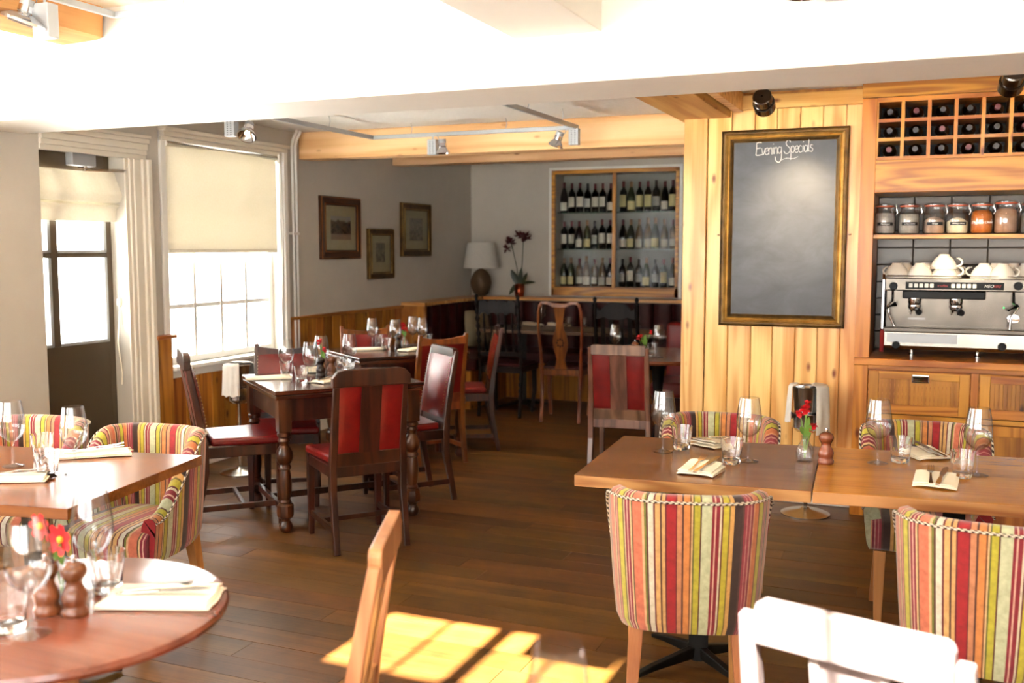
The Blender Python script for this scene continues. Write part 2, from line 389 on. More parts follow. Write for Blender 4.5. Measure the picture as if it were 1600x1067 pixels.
# floor: boards one by one where they can be told apart, joined beyond
fl = room('floor'); build('subfloor', G().b2(XL-.2, XR, YF, YB, -.06, -.012), 'gap', fl)
def plank_rows(y0, y1, w=.14):
    out = []; y = y0
    while y < y1-.01:
        x = XL-.2-random.random()*1.2
        while x < XR:
            L = random.uniform(1.3, 2.3); a, b = max(x, XL-.2), min(x+L, XR)
            if b-a > .05: out.append((a, b, y, min(y+w, y1)))
            x += L
        y += w
    return out
for a, b, y0, y1 in plank_rows(1.9, 6.52):
    cx, cy = (a+b)/2, (y0+y1)/2
    build('plank', G().b2(a+.0012-cx, b-.0012-cx, y0+.0012-cy, y1-.0012-cy, -.014, random.uniform(-.0008, 0)), 'floor', fl, loc=(cx, cy, 0))
for r in ((YF, 1.9), (6.52, YB)):
    g = G()
    for a, b, y0, y1 in plank_rows(*r): g.b2(a+.0012, b-.0012, y0+.0012, y1-.0012, -.014, 0)
    build('plank_field', g, 'floor_far', fl, kind='stuff')
# left wall with door, window and an unseen front window
def wall_boxes(name, boxes, mat='wall'):
    g = G()
    for b in boxes: g.b2(*b)
    o = build(name, g, mat); o['kind'] = 'structure'; return o
XT = XL-.12
DY0, DY1, DZ = 4.18, 4.82, 2.06; WY0, WY1, WZ0, WZ1 = 5.17, 6.38, .72, 2.19
wall_boxes('wall_left', [(XT, XL, YF, .2, 0, CF), (XT, XL, .2, 3.0, 0, .75), (XT, XL, .2, 3.0, 2.3, CF), (XT, XL, 3.0, DY0, 0, CF), (XT, XL, DY0, DY1, DZ, CF),
    (XT, XL, DY1, WY0, 0, CF), (XT, XL, WY0, WY1, 0, WZ0), (XT, XL, WY0, WY1, WZ1, CF), (XT, XL, WY1, YB+.4, 0, CF)])
CX0, CX1, CZ0, CZ1 = -3.62, -2.34, 1.09, 2.26      # wine display niche
wall_boxes('wall_back', [(XL, CX0, YB, YB+.3, 0, CF), (CX1, -.9, YB, YB+.3, 0, CF), (CX0, CX1, YB, YB+.3, 0, CZ0), (CX0, CX1, YB, YB+.3, CZ1, CF), (CX0, CX1, YB+.25, YB+.3, CZ0, CZ1)])
wall_boxes('wall_right_back', [(-.9, -.8, 6.15, YB+.3, 0, CF)])
wall_boxes('wall_right', [(XR, XR+.12, YF, 6.6, 0, CF)])
wall_boxes('wall_partition', [(-1.33, XR, 6.42, 6.55, 0, CF), (-1.33, -.36, 6.03, 6.42, 0, CF)])
# wall behind the camera with its shop windows
RW = [(-4.3, -2.9), (-2.7, -1.3), (-1.1, .3), (.5, 1.9)]
bx = [(XL, XR, YF-.12, YF, 0, .75), (XL, XR, YF-.12, YF, 2.18, CF)]; xs = [XL]+[v for p in RW for v in p]+[XR]
for i in range(0, len(xs), 2): bx.append((xs[i], xs[i+1], YF-.12, YF, .75, 2.18))
wall_boxes('wall_front', bx)
def cased_window(name, lo, hi, axis, c, z0, z1, nx, nz, mat='white', w=.045, t=.03):
    """sash with glazing bars in the plane axis = c"""
    r = room(name)
    def bxx(g, a, b, za, zb, d=.04):
        if axis == 'Y': g.b2(a, b, c-d/2, c+d/2, za, zb)
        else: g.b2(c-d/2, c+d/2, a, b, za, zb)
    g = G(); bxx(g, lo, lo+w, z0, z1); bxx(g, hi-w, hi, z0, z1); bxx(g, lo+w, hi-w, z0, z0+w); bxx(g, lo+w, hi-w, z1-w, z1); build('window_frame', g, mat, r, bevel=.004)
    W_, H_ = (hi-lo-2*w), (z1-z0-2*w)
    for i in range(1, nx): p = lo+w+W_*i/nx; g = G(); bxx(g, p-t/2, p+t/2, z0+w, z1-w, .035); build('glazing_bar', g, mat, r)
    for j in range(1, nz): p = z0+w+H_*j/nz; g = G(); bxx(g, lo+w, hi-w, p-t/2, p+t/2, .03); build('glazing_bar', g, mat, r)
    for i in range(nx):
        for j in range(nz):
            g = G(); bxx(g, lo+w+W_*i/nx, lo+w+W_*(i+1)/nx, z0+w+H_*j/nz, z0+w+H_*(j+1)/nz, .004); build('pane', g, 'pane', r)
    return r
for i, (a, b) in enumerate(RW):
    cased_window('window_%d' % (i+3), a, b, 'Y', YF-.06, .75, 2.18, 2, 2)
    portal('front_window_portal', ((a+b)/2, YF-.13, 1.55), (R(90), 0, 0), b-a, 1.6)
cased_window('window_2', .2, 3.0, 'X', XL-.06, .75, 2.3, 4, 2)  # unseen window, added for sky light on the tub chairs
portal('left_window_portal', (XL-.13, 1.2, 1.47), (0, R(-90), 0), 1.25, 2.0)
portal('side_window_portal', (XL-.2, (WY0+WY1)/2, 1.45), (0, R(-90), 0), WZ1-WZ0, WY1-WY0)
portal('door_portal', (XL-.3, 4.45, 1.3), (0, R(-90), 0), 1.0, .8)
# front ceiling with unseen rooflights added to cast the sun patch, main white beam, cross beam, back ceiling
RL = [(-2.17, -1.16, .68, 1.31), (-.55, .05, -.2, .32)]  # second opening added to put sun on the pale near chair
g = G(); xs = sorted({XL, XR}|{v for r in RL for v in r[:2]}); ys = sorted({YF, 4.08}|{v for r in RL for v in r[2:]})
for x0, x1 in zip(xs, xs[1:]):
    for y0, y1 in zip(ys, ys[1:]):
        if any(r[0] <= x0 and x1 <= r[1] and r[2] <= y0 and y1 <= r[3] for r in RL): continue
        g.b2(x0, x1, y0, y1, CF, CF+.1)
o = build('ceiling', g, 'ceiling_front'); o['kind'] = 'structure'
for r in RL:
    rr = room('window_added_rooflight'); g = G(); g.b2(r[0]-.04, r[1]+.04, r[2]-.04, r[2], CF+.1, CF+.14); g.b2(r[0]-.04, r[1]+.04, r[3], r[3]+.04, CF+.1, CF+.14); g.b2(r[0]-.04, r[0], r[2], r[3], CF+.1, CF+.14); g.b2(r[1], r[1]+.04, r[2], r[3], CF+.1, CF+.14)
    build('window_frame', g, 'white', rr); 
    for c, hw in ((-1.9, .012), (-1.66, .035), (-1.4, .012)) if r[0] < -1 else (((r[0]+r[1])/2, .012),): build('glazing_bar', G().b2(c-hw, c+hw, r[2], r[3], CF+.1, CF+.13), 'white', rr)
    build('pane', G().b2(r[0], r[1], r[2], r[3], CF+.132, CF+.137), 'pane', rr)
    portal('added_rooflight_portal', ((r[0]+r[1])/2, (r[2]+r[3])/2, CF+.2), (0, 0, 0), r[1]-r[0], r[3]-r[2])
o = build('ceiling_beam_main', G().b2(XL, XR, 3.63, 4.08, SOF, CF+.02), 'beam_white', bevel=.006); o['kind'] = 'structure'
o = build('ceiling_beam_cross', G().b2(-1.5, -1.15, 1.36, 3.64, 2.3, CF+.01), 'beam_white', bevel=.004); o['kind'] = 'structure'
o = build('ceiling_back', G().b2(XL-.12, XR, 4.08, YB+.3, CB, CB+.1), 'ceiling'); o['kind'] = 'structure'
# hewn wooden joist at the ceiling, front left
g = G(); ys = [YF, .5, 1.5, 2.4, 3.2, 3.61]; random.seed(8); gr = []
for y in ys:
    j = lambda: random.uniform(-.012, .012)
    gr.append([(-3.83+j(), y, CF+.01), (-3.83+j(), y, 2.48+j()), (-3.79+j(), y, 2.455+j()), (-3.57+j(), y, 2.455+j()), (-3.545+j(), y, 2.475+j()), (-3.545+j(), y, CF+.01)])
g.sheet(gr); o = build('ceiling_joist', g, 'beamY', smooth=30, fix=False); o['kind'] = 'structure'
# back room ceiling timbers
for i, (y0, y1, z0) in enumerate(((6.68, 6.86, 2.19), (8.17, 8.37, 2.255))):
    o = build('ceiling_timber', G().b2(XL, -.95, y0, y1, z0, CB), 'beamX', bevel=.008); o['kind'] = 'structure'
o = build('ceiling_crossbeam', G().b2(-1.41, -1.1, 4.08, 6.68, 2.26, CB), 'beamY', bevel=.008); o['kind'] = 'structure'
o = build('trim_9', G().b2(-1.08, -1.03, 4.08, 6.0, 2.29, CB), 'pineX'); o['kind'] = 'structure'
# door recess, door leaf
J = room('door_frame')
def casing(g, y, z0, z1, sgn=1):      # stepped architrave across Y from y to y+.19
    for a, b, d in ((0, .03, .012), (.03, .06, .022), (.06, .12, .03), (.12, .15, .045), (.15, .185, .06)):
        g.b2(XL, XL+d, y+sgn*a, y+sgn*b, z0, z1)
g = G(); casing(g, DY1-.005, 0, 2.05); build('architrave', g, 'trim', J, bevel=.005)
g = G()
for a, b, d in ((0, .03, .012), (.03, .06, .022), (.06, .1, .03), (.1, .13, .045), (.13, .15, .06)): g.b2(XL, XL+d, DY0, DY1+.18, 2.05+a, 2.05+b if b < .12 else min(2.05+b, 2.2))
build('head_moulding', g, 'trim', J, bevel=.004)
build('jamb', G().b2(XT-.06, XL+.002, DY1, DY1+.012, 0, DZ), 'trim', J)
D = room('door_1'); dx = XT-.002
def db(g, y0, y1, z0, z1, d=.045): g.b2(dx-d, dx, y0, y1, z0, z1); return g
build('stile', db(G(), 4.775, 4.95, 0, 2.3), 'door', D, bevel=.004); build('stile', db(G(), 3.8, 4.0, 0, 2.3), 'door', D, bevel=.004)
build('bottom_panel', db(G(), 4.0, 4.775, 0, .915), 'door', D, bevel=.004); build('top_rail', db(G(), 4.0, 4.775, 1.95, 2.3), 'door', D, bevel=.004)
build('glazing_bar', db(G(), 4.345, 4.40, .915, 1.95), 'door', D, bevel=.006); build('glazing_bar', db(G(), 4.0, 4.345, 1.44, 1.468), 'door', D, bevel=.006); build('glazing_bar', db(G(), 4.40, 4.775, 1.44, 1.468), 'door', D, bevel=.006)
for y0, y1 in ((4.0, 4.345), (4.40, 4.775)):
    for z0, z1 in ((.915, 1.44), (1.468, 1.95)):
        build('pane', G().b2(dx-.03, dx-.026, y0, y1, z0, z1), 'pane', D)
        g = G(); g.b2(dx-.012, dx+.004, y1-.022, y1, z0, z1).b2(dx-.012, dx+.004, y0, y1, z0, z0+.018); build('bead', g, 'silver_grey', D, bevel=.003)
# door closer with arm
t = thing('door_closer', 'grey hydraulic door closer with folded steel arm above the dark glazed door', 'door closer', (XT-.001, 4.5, 1.985))
build('closer_body', G().b2(0, .06, -.02, .16, 0, .075), 'silver_grey', t, bevel=.005)
build('arm', G().bars([(.06, .02, -.015), (.1, .12, -.02), (.13, .32, -.01)], .02, .006).bars([(.07, .05, -.03), (.13, .31, -.02)], .012, .005), 'steel', t)
build('spindle', G().lathe([(.012, -.03), (.012, 0)], (.05, .08, 0), 12), 'steel', t, smooth=40)
# roman blind on the door
t = thing('roman_blind', 'cream roman blind gathered in folds over the top of the dark door', 'blind', (XT+.02, 4.02, 1.66))
gr = []; prof = [(.0, .31), (.015, .30), (.03, .26), (.065, .19), (.075, .16), (.06, .125), (.02, .115), (.05, .10), (.028, .085), (.02, .05), (.02, .0)]
for i in range(25):
    y = .86*i/24; wv = .006*math.sin(i*.9)+.004*math.sin(i*2.3); sag = .012*math.sin(PI*i/24)
    gr.append([(x+wv*(1 if 0 < k < 9 else .3), y+(.022 if 2 < k < 6 else 0)*(i/24), z-sag*(1 if k < 6 else .2)) for k, (x, z) in enumerate(prof)])
build('folds', G().sheet(gr, .002), 'blind', t, smooth=60, fix=False)
g = G().tube([(.02, .80, .0), (.022, .8, -.4), (.03, .79, -.55)], .002, 6); g.tube([(.03, .79, -.56), (.04, .76, -.75), (.028, .8, -.95), (.03, .79, -1.02)], .004, 6)
build('cord', g, 'linen', t, smooth=60)
build('cord_cleat', G().lathe([(0, -.03), (.014, -.02), (.018, 0), (.014, .02), (0, .03)], (.03, .795, -.5), 10), 'linen', t, smooth=60)
# left window
cased_window('window_1', WY0, WY1, 'X', XL-.07, WZ0, WZ1-.02, 4, 4)
t1 = room('trim_1'); g = G(); g.b2(XL, XL+.03, WY1, WY1+.04, WZ0-.04, WZ1+.06).b2(XL, XL+.045, WY1+.04, WY1+.09, WZ0-.04, WZ1+.06).b2(XL, XL+.02, WY0-.05, WY0, WZ0-.04, WZ1+.06); build('side_casing', g, 'white', t1, bevel=.005)
g = G(); g.b2(XL, XL+.03, WY0-.05, WY1+.09, WZ1, WZ1+.03).b2(XL, XL+.05, WY0-.05, WY1+.09, WZ1+.03, WZ1+.06).b2(XL, XL+.07, WY0-.05, WY1+.09, WZ1+.06, WZ1+.085); build('head_casing', g, 'trim', t1, bevel=.005)
g = G(); g.b2(XL-.05, XL+.07, WY0-.02, WY1+.1, WZ0-.03, WZ0).b2(XL, XL+.035, WY0-.02, WY1+.1, WZ0-.08, WZ0-.03); build('window_sill', g, 'white', t1, bevel=.006)
t = thing('roller_blind', 'cream roller blind pulled halfway down the sash window', 'blind', (XL+.012, (WY0+WY1)/2, 1.475))
build('cloth', G().b2(-.001, .001, -.6, .585, 0, .70), 'blind', t); build('bottom_bar', G().b2(-.006, .006, -.6, .585, -.012, .014), 'blind', t, bevel=.004)
build('roller', G().tube([(0.0, -.6, .70), (0, .6, .70)], .02, 14), 'blind', t, smooth=40)
build('bracket', G().b2(-.02, .03, .59, .62, .66, .73), 'white', t, bevel=.006)
build('pull_cord', G().tube([(.02, .61, .66), (.03, .615, .2), (.02, .605, -.45), (.02, .60, -.46), (.0, .60, .2), (.01, .605, .66)], .0025, 6), 'white', t, smooth=60)
# heating pipes right of the window
t = thing('heating_pipes', 'pair of thin cream pipes running up the wall right of the sash window', 'pipes', (XL, 6.55, 0))
for d in (.0, .045): build('pipe', G().tube([(.03, d, .0), (.03, d, 2.28), (.045, d-.005, 2.33), (.09, d-.02, 2.38), (.09, d-.02, 2.41)], .011, 10), 'white', t, smooth=50)
for z in (.6, 1.6): build('pipe_clip', G().b2(0, .045, -.02, .065, z, z+.02), 'white', t, bevel=.004)
# wainscot on the left wall
def boards_y(parent, x, y0, y1, z0, z1, w, mat, t=.016):
    n = max(1, round((y1-y0)/w)); w = (y1-y0)/n
    for i in range(n):
        cy = y0+w*(i+.5); build('panel_board', G().b2(0, t, -w/2+.003, w/2-.003, z0, z1), mat, parent, bevel=.003, seg=1, loc=(x, cy, 0))
wn = room('trim_2'); build('backing', G().b2(XL, XL+.006, DY1+.19, 8.3, .0, .62), 'gap', wn)
boards_y(wn, XL+.03, 5.0, 5.15, .12, .91, .15, 'pine_dk'); build('batten', G().b2(XL, XL+.03, 5.0, 5.15, .12, .91), 'pine_dk', wn)
build('dado_cap', G().b2(XL, XL+.07, 4.99, 5.17, .91, .935), 'pine_dkY', wn, bevel=.006)
boards_y(wn, XL+.006, 5.16, 6.47, .12, WZ0-.08, .13, 'pine_dk')
boards_y(wn, XL+.006, 6.5, 8.28, .12, .935, .118, 'pine_dk'); build('backing', G().b2(XL, XL+.006, 6.5, 8.3, .6, .935), 'gap', wn)
build('dado_cap', G().b2(XL, XL+.045, 6.48, 8.3, .935, .96), 'pine_dkY', wn, bevel=.006)
o = build('baseboard_left', G().b2(XL, XL+.03, 5.0, 8.3, 0, .12), 'white', bevel=.004); o['kind'] = 'structure'
o = build('baseboard_front', G().b2(XL, XL+.02, YF, DY0, 0, .12), 'white', bevel=.004); o['kind'] = 'structure'
# pine-boarded wall with its corner post
pw = room('wall_pine'); build('backing', G().b2(-1.37, -.34, 6.0, 6.03, 0, CB), 'pine_dk', pw)
xs = [-1.372, -1.23, -1.09, -.955, -.83, -.70, -.575, -.45, -.34]
for i, (a, b) in enumerate(zip(xs, xs[1:])):
    th = .03 if i == 0 else .018; c = (a+b)/2
    build('panel_board', G().b2(a+.0015-c, b-.0015-c, -th, 0, .13, 2.3 if i else CB-.001), 'pine', pw, bevel=.004, seg=1, loc=(c, 6.0, 0))
build('corner_board', G().b2(-1.375, -1.34, 6.0, 6.42, 0, CB), 'pine', pw, bevel=.004)
build('top_rail', G().b2(-1.22, -.36, 5.965, 6.0, 2.30, CB-.02), 'pineX', pw, bevel=.004)
o = build('baseboard_right', G().b2(-1.37, -.36, 5.97, 6.0, 0, .13), 'white', bevel=.004); o['kind'] = 'structure'
# outside
o = build('ground', G().b2(-30, 25, -30, 30, -.25, -.2), 'ext'); o['kind'] = 'structure'
eb = room('exterior_house', (-13, 5, 0)); build('rendered_wall', G().b2(-.3, 0, -7, 9, -.2, 2.9), 'ext', eb)
for y in (-4.6, -1.6, 1.4, 4.4): build('exterior_window', G().b2(-.02, .02, y, y+.9, .9, 2.1), 'silver_grey', eb)

# ================================================================== FIXED FITTINGS
# banquette
bq = thing('banquette', 'oxblood leather banquette with channelled back along the far corner', 'banquette', (XL, YB, 0))
def ch(parent, a, b, z0, z1, n, axis, c, dep, mat='leather_dk'):
    w = (b-a)/n
    for i in range(n):
        p = a+w*(i+.5); g = G(); hw = w/2-.003; prof = [(-hw, 0), (-hw, dep*.55), (-hw*.72, dep*.9), (0, dep), (hw*.72, dep*.9), (hw, dep*.55), (hw, 0)]
        if axis == 'X': g.prism([(u, -v) for u, v in prof], z0, z1, 'Z')
        else: g.prism([(v, u) for u, v in prof], z0, z1, 'Z')
        build('back_panel', g, mat, parent, smooth=50, loc=(p, c, 0) if axis == 'X' else (c, p, 0))
ch(bq, .3, 3.68, .47, .945, 17, 'X', -.19, .06); ch(bq, -1.58, -.27, .47, .945, 7, 'Y', .19, .06)
build('seat_cushion', G().b2(.25, 3.68, -.78, -.24, .36, .475), 'leather_dk', bq, bevel=.03, seg=3)
build('seat_cushion', G().b2(.25, .78, -1.58, -.79, .36, .475), 'leather_dk', bq, bevel=.03, seg=3)
build('plinth', G().b2(.02, 3.68, -.72, -.02, 0, .36).b2(.02, .72, -1.58, -.72, 0, .36), 'pine_dk', bq)
build('back_frame', G().b2(.0, 3.68, -.19, -.005, .36, .95).b2(.005, .19, -1.58, -.19, .36, .95), 'oakdk', bq)
build('end_panel', G().b2(.005, .27, -1.62, -1.58, 0, .955), 'pine_dk', bq, bevel=.004)
o = build('ledge', G().b2(0, 3.68, -.26, -.005, .955, .985).b2(.005, .26, -1.6, -.26, .955, .985), 'pineX'); o.location = (XL, YB, 0); tag(o, 'narrow pine ledge running along the top of the banquette', 'ledge')
# wine display niche
wd = thing('wine_display', 'glazed oak-framed wine display set into the back wall', 'display cabinet', (CX0, YB, CZ0))
w_, h_ = CX1-CX0, CZ1-CZ0
g = G().b2(-.07, -.03, -.03, 0, -.09, h_+.06).b2(w_+.03, w_+.07, -.03, 0, -.09, h_+.06).b2(-.07, w_+.07, -.03, 0, h_+.04, h_+.07); build('outer_casing', g, 'white', wd, bevel=.003)
g = G().b2(-.035, 0, -.045, 0, -.09, h_+.04).b2(w_, w_+.035, -.045, 0, -.09, h_+.04).b2(-.035, w_+.035, -.045, 0, h_, h_+.04).b2(-.035, w_+.035, -.045, 0, -.09, 0); build('frame', g, 'cabX', wd, bevel=.003)
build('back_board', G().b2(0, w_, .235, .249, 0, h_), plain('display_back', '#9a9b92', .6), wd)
build('centre_post', G().b2(w_/2-.018, w_/2+.018, -.035, .0, 0, h_), 'cabZ', wd, bevel=.003)
gs = plain('green_glass_edge', '#3c5a50', .1)
SZ = [.005, 1.487-CZ0, 1.868-CZ0]
for z in SZ[1:]:
    for a, b in ((.004, w_/2-.01), (w_/2+.01, w_-.004)): build('glass_shelf', G().b2(a, b, .03, .23, z-.008, z), gs, wd)
for a, b in ((.0, w_/2+.02), (w_/2-.02, w_)): build('sliding_pane', G().b2(a, b, .008 if a else .016, .012 if a else .02, .003, h_), 'quiet_pane', wd)
build('floor_board', G().b2(0, w_, 0, .24, -.01, .004), 'cabX', wd)
# bottles: body, label, capsule
def bottle_mk(kind, gl, cap, lab, labz, labh):
    def mk():
        t = thing('wine_bottle', '', 'wine bottle')
        if kind == 'b': pr = [(0, .004), (.034, 0), (.037, .006), (.037, .185), (.034, .205), (.02, .225), (.014, .24), (.0135, .292), (.015, .293), (.015, .3), (0, .3)]
        else: pr = [(0, .004), (.037, 0), (.040, .006), (.040, .145), (.036, .175), (.024, .215), (.015, .245), (.0135, .292), (.015, .293), (.015, .3), (0, .3)]
        build('bottle_body', G().lathe(pr, seg=14), gl, t, smooth=60)
        rr = .0378 if kind == 'b' else .0408; g = G(); n = 8; gr = []
        for i in range(n+1):
            a = R(-90-62+124*i/n); gr.append([(rr*math.cos(a), rr*math.sin(a), labz), (rr*math.cos(a), rr*math.sin(a), labz+labh)])
        build('label', g.sheet(gr, .0005), lab, t, smooth=60, fix=False)
        build('capsule', G().lathe([(.0155, .245), (.0152, .302), (0, .3025)], seg=12), cap, t, smooth=60); return t
    return mk
gd = plain('dark_wine_glass', '#14100e', .08); gg = plain('green_wine_glass', '#2f3420', .08); ga = plain('amber_wine_glass', '#5a4326', .1)
cr = plain('red_capsule', '#5c1420', .4); cd = plain('dark_capsule', '#1c1218', .4); cg = plain('gold_capsule', '#8c6a4a', .4)
lw = plain('cream_label', '#d4cfbc', .7); ly = plain('yellow_label', '#cfc48c', .7); lg = plain('grey_label', '#b8b8b0', .7)
PB = {'claret_a': (Proto(bottle_mk('b', gd, cr, lw, .06, .10)), 'red-capped dark bottle with cream label'),
      'claret_b': (Proto(bottle_mk('b', gd, cd, lg, .055, .09)), 'black-capped dark bottle with grey label'),
      'claret_y': (Proto(bottle_mk('b', gd, cr, ly, .05, .115)), 'red-capped dark bottle with yellowed label'),
      'burg_a': (Proto(bottle_mk('c', gd, cr, lw, .02, .08)), 'dark sloping bottle with low cream label'),
      'burg_g': (Proto(bottle_mk('c', gg, cg, ly, .02, .085)), 'green sloping bottle with yellow label'),
      'white_a': (Proto(bottle_mk('c', ga, cg, lw, .015, .085)), 'amber sloping bottle with cream label'),
      'hock': (Proto(bottle_mk('b', ga, cr, lw, .03, .075)), 'amber straight bottle with cream label')}
rows = [['burg_g', 'burg_g', 'hock', 'white_a', 'hock', 'white_a', 'burg_a', 'claret_b', 'claret_a', 'claret_b', 'burg_g', 'claret_b', 'claret_y', 'burg_a'],
        ['claret_a', 'claret_a', 'burg_a', 'burg_g', 'claret_b', 'claret_a', 'claret_a', 'burg_a', 'burg_g', 'white_a', 'white_a', 'burg_g', 'white_a', 'hock'],
        ['burg_a', 'claret_a', 'claret_a', 'claret_b', 'claret_a', 'claret_a', 'burg_a', 'claret_y', 'burg_g', 'claret_y', 'claret_y', 'claret_b', 'burg_a', 'claret_y']]
rn = ['bottom shelf', 'middle shelf', 'top shelf']; ordn = ['first', 'second', 'third', 'fourth', 'fifth', 'sixth', 'last']
for r_, row in enumerate(rows):
    for i, k in enumerate(row):
        half = i//7; j = i % 7; x = CX0+(.046+j*.0855 if half == 0 else w_/2+.052+j*.087)+random.uniform(-.004, .004)
        p, ds = PB[k]; p.put((x, YB+.12+random.uniform(-.01, .02), CZ0+SZ[r_]+.0005), random.uniform(-.3, .3), '%s, %s from left, %s pane, %s' % (ds, ordn[j], 'left' if half == 0 else 'right', rn[r_]), 'wine bottles in the display', sc=random.uniform(.95, 1.05))
# framed pictures on the left wall
def picture_mat(kind):
    k = Mt('print_'+kind).set(Roughness=.25); tc = k.n('ShaderNodeTexCoord'); mp = k.n('ShaderNodeMapping'); k.l(tc.outputs['Object'], mp.inputs[0])
    if kind == 'street':
        n = noise(k, mp.outputs[0], 14, 5, .6); sp = k.n('ShaderNodeSeparateXYZ'); k.l(tc.outputs['Object'], sp.inputs[0])
        z = sp.outputs[2]; base = k.ramp(n, [(.35, '#1c1814'), (.5, '#6a5b4a'), (.65, '#3c3a2c')])
        c = k.mix(k.ramp(k.math('MULTIPLY_ADD', z, 14, .9), [(.1, (1, 1, 1, 1)), (.3, (0, 0, 0, 1))]), base, lin('#9c8676')); c = k.mix(k.ramp(k.math('MULTIPLY_ADD', n, .5, k.math('MULTIPLY', z, 7)), [(.62, (0, 0, 0, 1)), (.74, (1, 1, 1, 1))]), c, lin('#a5a6a0'))
    else:
        n = noise(k, mp.outputs[0], 22 if kind == 'arch' else 30, 6, .7, .6); c = k.ramp(n, [(.35, '#5c564c'), (.65, '#a59c88')])
    k.l(c, k.b.inputs['Base Color']); return k.m
def picture(label, y0, y1, z0, z1, border, frm, kind, ins):
    t = thing('framed_picture', label, 'picture', (XL, (y0+y1)/2, (z0+z1)/2), 0, 'pictures on the left wall'); w, h = (y1-y0)/2, (z1-z0)/2
    sec = [(0, 0, .022), (.25, .25, .032), (.6, .6, .026), (1, 1, .016)]
    g = G()
    for s in range(len(sec)-1):
        a, b = sec[s], sec[s+1]; vs = []
        for u, _, d in (a, b):
            o = border*u
            vs += [(d, -w+o, -h+o), (d, w-o, -h+o), (d, w-o, h-o), (d, -w+o, h-o)]
        g.add(vs, [(j, (j+1) % 4, 4+(j+1) % 4, 4+j) for j in range(4)])
    vs = [(d, sy*w, sz*h) for d in (0, .022) for sy, sz in ((-1, -1), (1, -1), (1, 1), (-1, 1))]; g.add(vs, [(j, (j+1) % 4, 4+(j+1) % 4, 4+j) for j in range(4)])
    build('frame', g, frm, t)
    b = border; g = G()
    for o in (.12, .82): 
        e = border*o; r = .005; g.tube([(.026, -w+e, -h+e), (.026, w-e, -h+e), (.026, w-e, h-e), (.026, -w+e, h-e)], r, 6, closed=True)
    build('gilt_bead', g, 'gold' if kind != 'street' else 'copper', t, smooth=60)
    build('mount', G().b2(.004, .008, -w+b*.95, w-b*.95, -h+b*.95, h-b*.95), plain('mount_board', '#b3a988', .8), t)
    a, c, d, e = ins; build('print', G().b2(.008, .009, -w+2*w*a, -w+2*w*c, -h+2*h*d, -h+2*h*e), picture_mat(kind), t)
    build('picture_glass', G().b2(.012, .013, -w+b*.9, w-b*.9, -h+b*.9, h-b*.9), 'quiet_pane', t)
picture('large brown frame with a street photograph, nearest the window', 6.945, 7.565, 1.405, 1.925, .075, 'frame_br', 'street', (.27, .77, .31, .69))
picture('smallest gilt frame with a faint engraving, hung lowest of three', 7.69, 8.15, 1.22, 1.67, .06, 'gold_dk', 'arch', (.33, .68, .33, .72))
picture('gilt frame with a grey engraving, nearest the far corner', 8.3, 8.9, 1.415, 1.925, .07, 'gold_dk', 'dense', (.3, .74, .3, .72))
# lamp and orchid on the ledge
t = thing('table_lamp', 'table lamp with white drum shade and brown ribbed egg base, on the corner ledge', 'lamp', (-4.395, 9.70, .985))
g = G(); n = 32; prof = [(.045, 0), (.075, .03), (.105, .1), (.112, .15), (.10, .21), (.07, .26), (.03, .29), (.012, .3)]
o_ = G().lathe(prof, seg=64); o_.v = [((x*(1+.025*math.cos(28*math.atan2(y, x)))), y*(1+.025*math.cos(28*math.atan2(y, x))), z) for x, y, z in o_.v]
build('base', o_, plain('ribbed_brown', '#57422a', .6), t, smooth=60); build('stem', G().lathe([(.01, .29), (.01, .37)], seg=10), 'brass_nail', t)
sh = G(); a = []
for r1, z in ((.19, .30), (.145, .57)): a.append([(r1*math.cos(2*PI*i/32), r1*math.sin(2*PI*i/32), z) for i in range(33)])
build('lamp_shade', sh.sheet(a, .003), 'shade', t, smooth=60, fix=False)
t = thing('potted_orchid', 'dark red flowers on two tall stems in a copper pot, on the ledge', 'plant', (-3.98, 9.77, .985))
build('pot', G().lathe([(0, .0), (.045, 0), (.05, .02), (.055, .13), (.05, .135), (.045, .12), (0, .11)], seg=20), plain('copper_pot', '#7a3218', .2, .8), t, smooth=50)
def petals(parent, c, r, n, mat, seed, name='bloom', asp=.5):
    rd = random.Random(seed); g = G()
    for i in range(n):
        d = Vector((rd.uniform(-1, 1), rd.uniform(-1, .4), rd.uniform(-.8, 1))).normalized(); a, b = g.frame_dirs(d); L = r*rd.uniform(.75, 1.1); w = L*asp; p0 = Vector(c)
        vs = [p0, p0+d*L*.45+a*w*.5+b*.1*L, p0+d*L*.85+a*w*.35, p0+d*L+b*.05*L, p0+d*L*.85-a*w*.35, p0+d*L*.45-a*w*.5+b*.1*L, p0+d*L*.5-b*.12*L]
        g.add(vs, [(0, 1, 6), (1, 2, 6), (2, 3, 6), (3, 4, 6), (4, 5, 6), (5, 0, 6)])
    return build(name, g, mat, parent, smooth=40, fix=False)
def leaf(parent, p0, p1, w, mat, droop=.0):
    p0, p1 = Vector(p0), Vector(p1); d = p1-p0; side = d.cross(Vector((0, -1, .3))).normalized(); gr = []
    for i in range(7):
        u = i/6; c = p0+d*u+Vector((0, 0, -droop*u*u+.25*droop*u)); ww = w*math.sin(PI*(.08+.92*u))**.8 if u < 1 else .001
        gr.append([c-side*ww/2, c+Vector((0, .004, -.1*ww)), c+side*ww/2])
    return build('leaf', G().sheet(gr, .001), mat, parent, smooth=60, fix=False)
build('stem', G().tube([(-.01, 0, .1), (-.03, 0, .3), (-.07, -.02, .50), (-.10, -.02, .60)], .005, 6), 'leaf_dk', t, smooth=60); build('stem', G().tube([(.01, 0, .1), (.03, 0, .35), (.05, -.02, .58), (.05, -.02, .68)], .005, 6), 'leaf_dk', t, smooth=60)
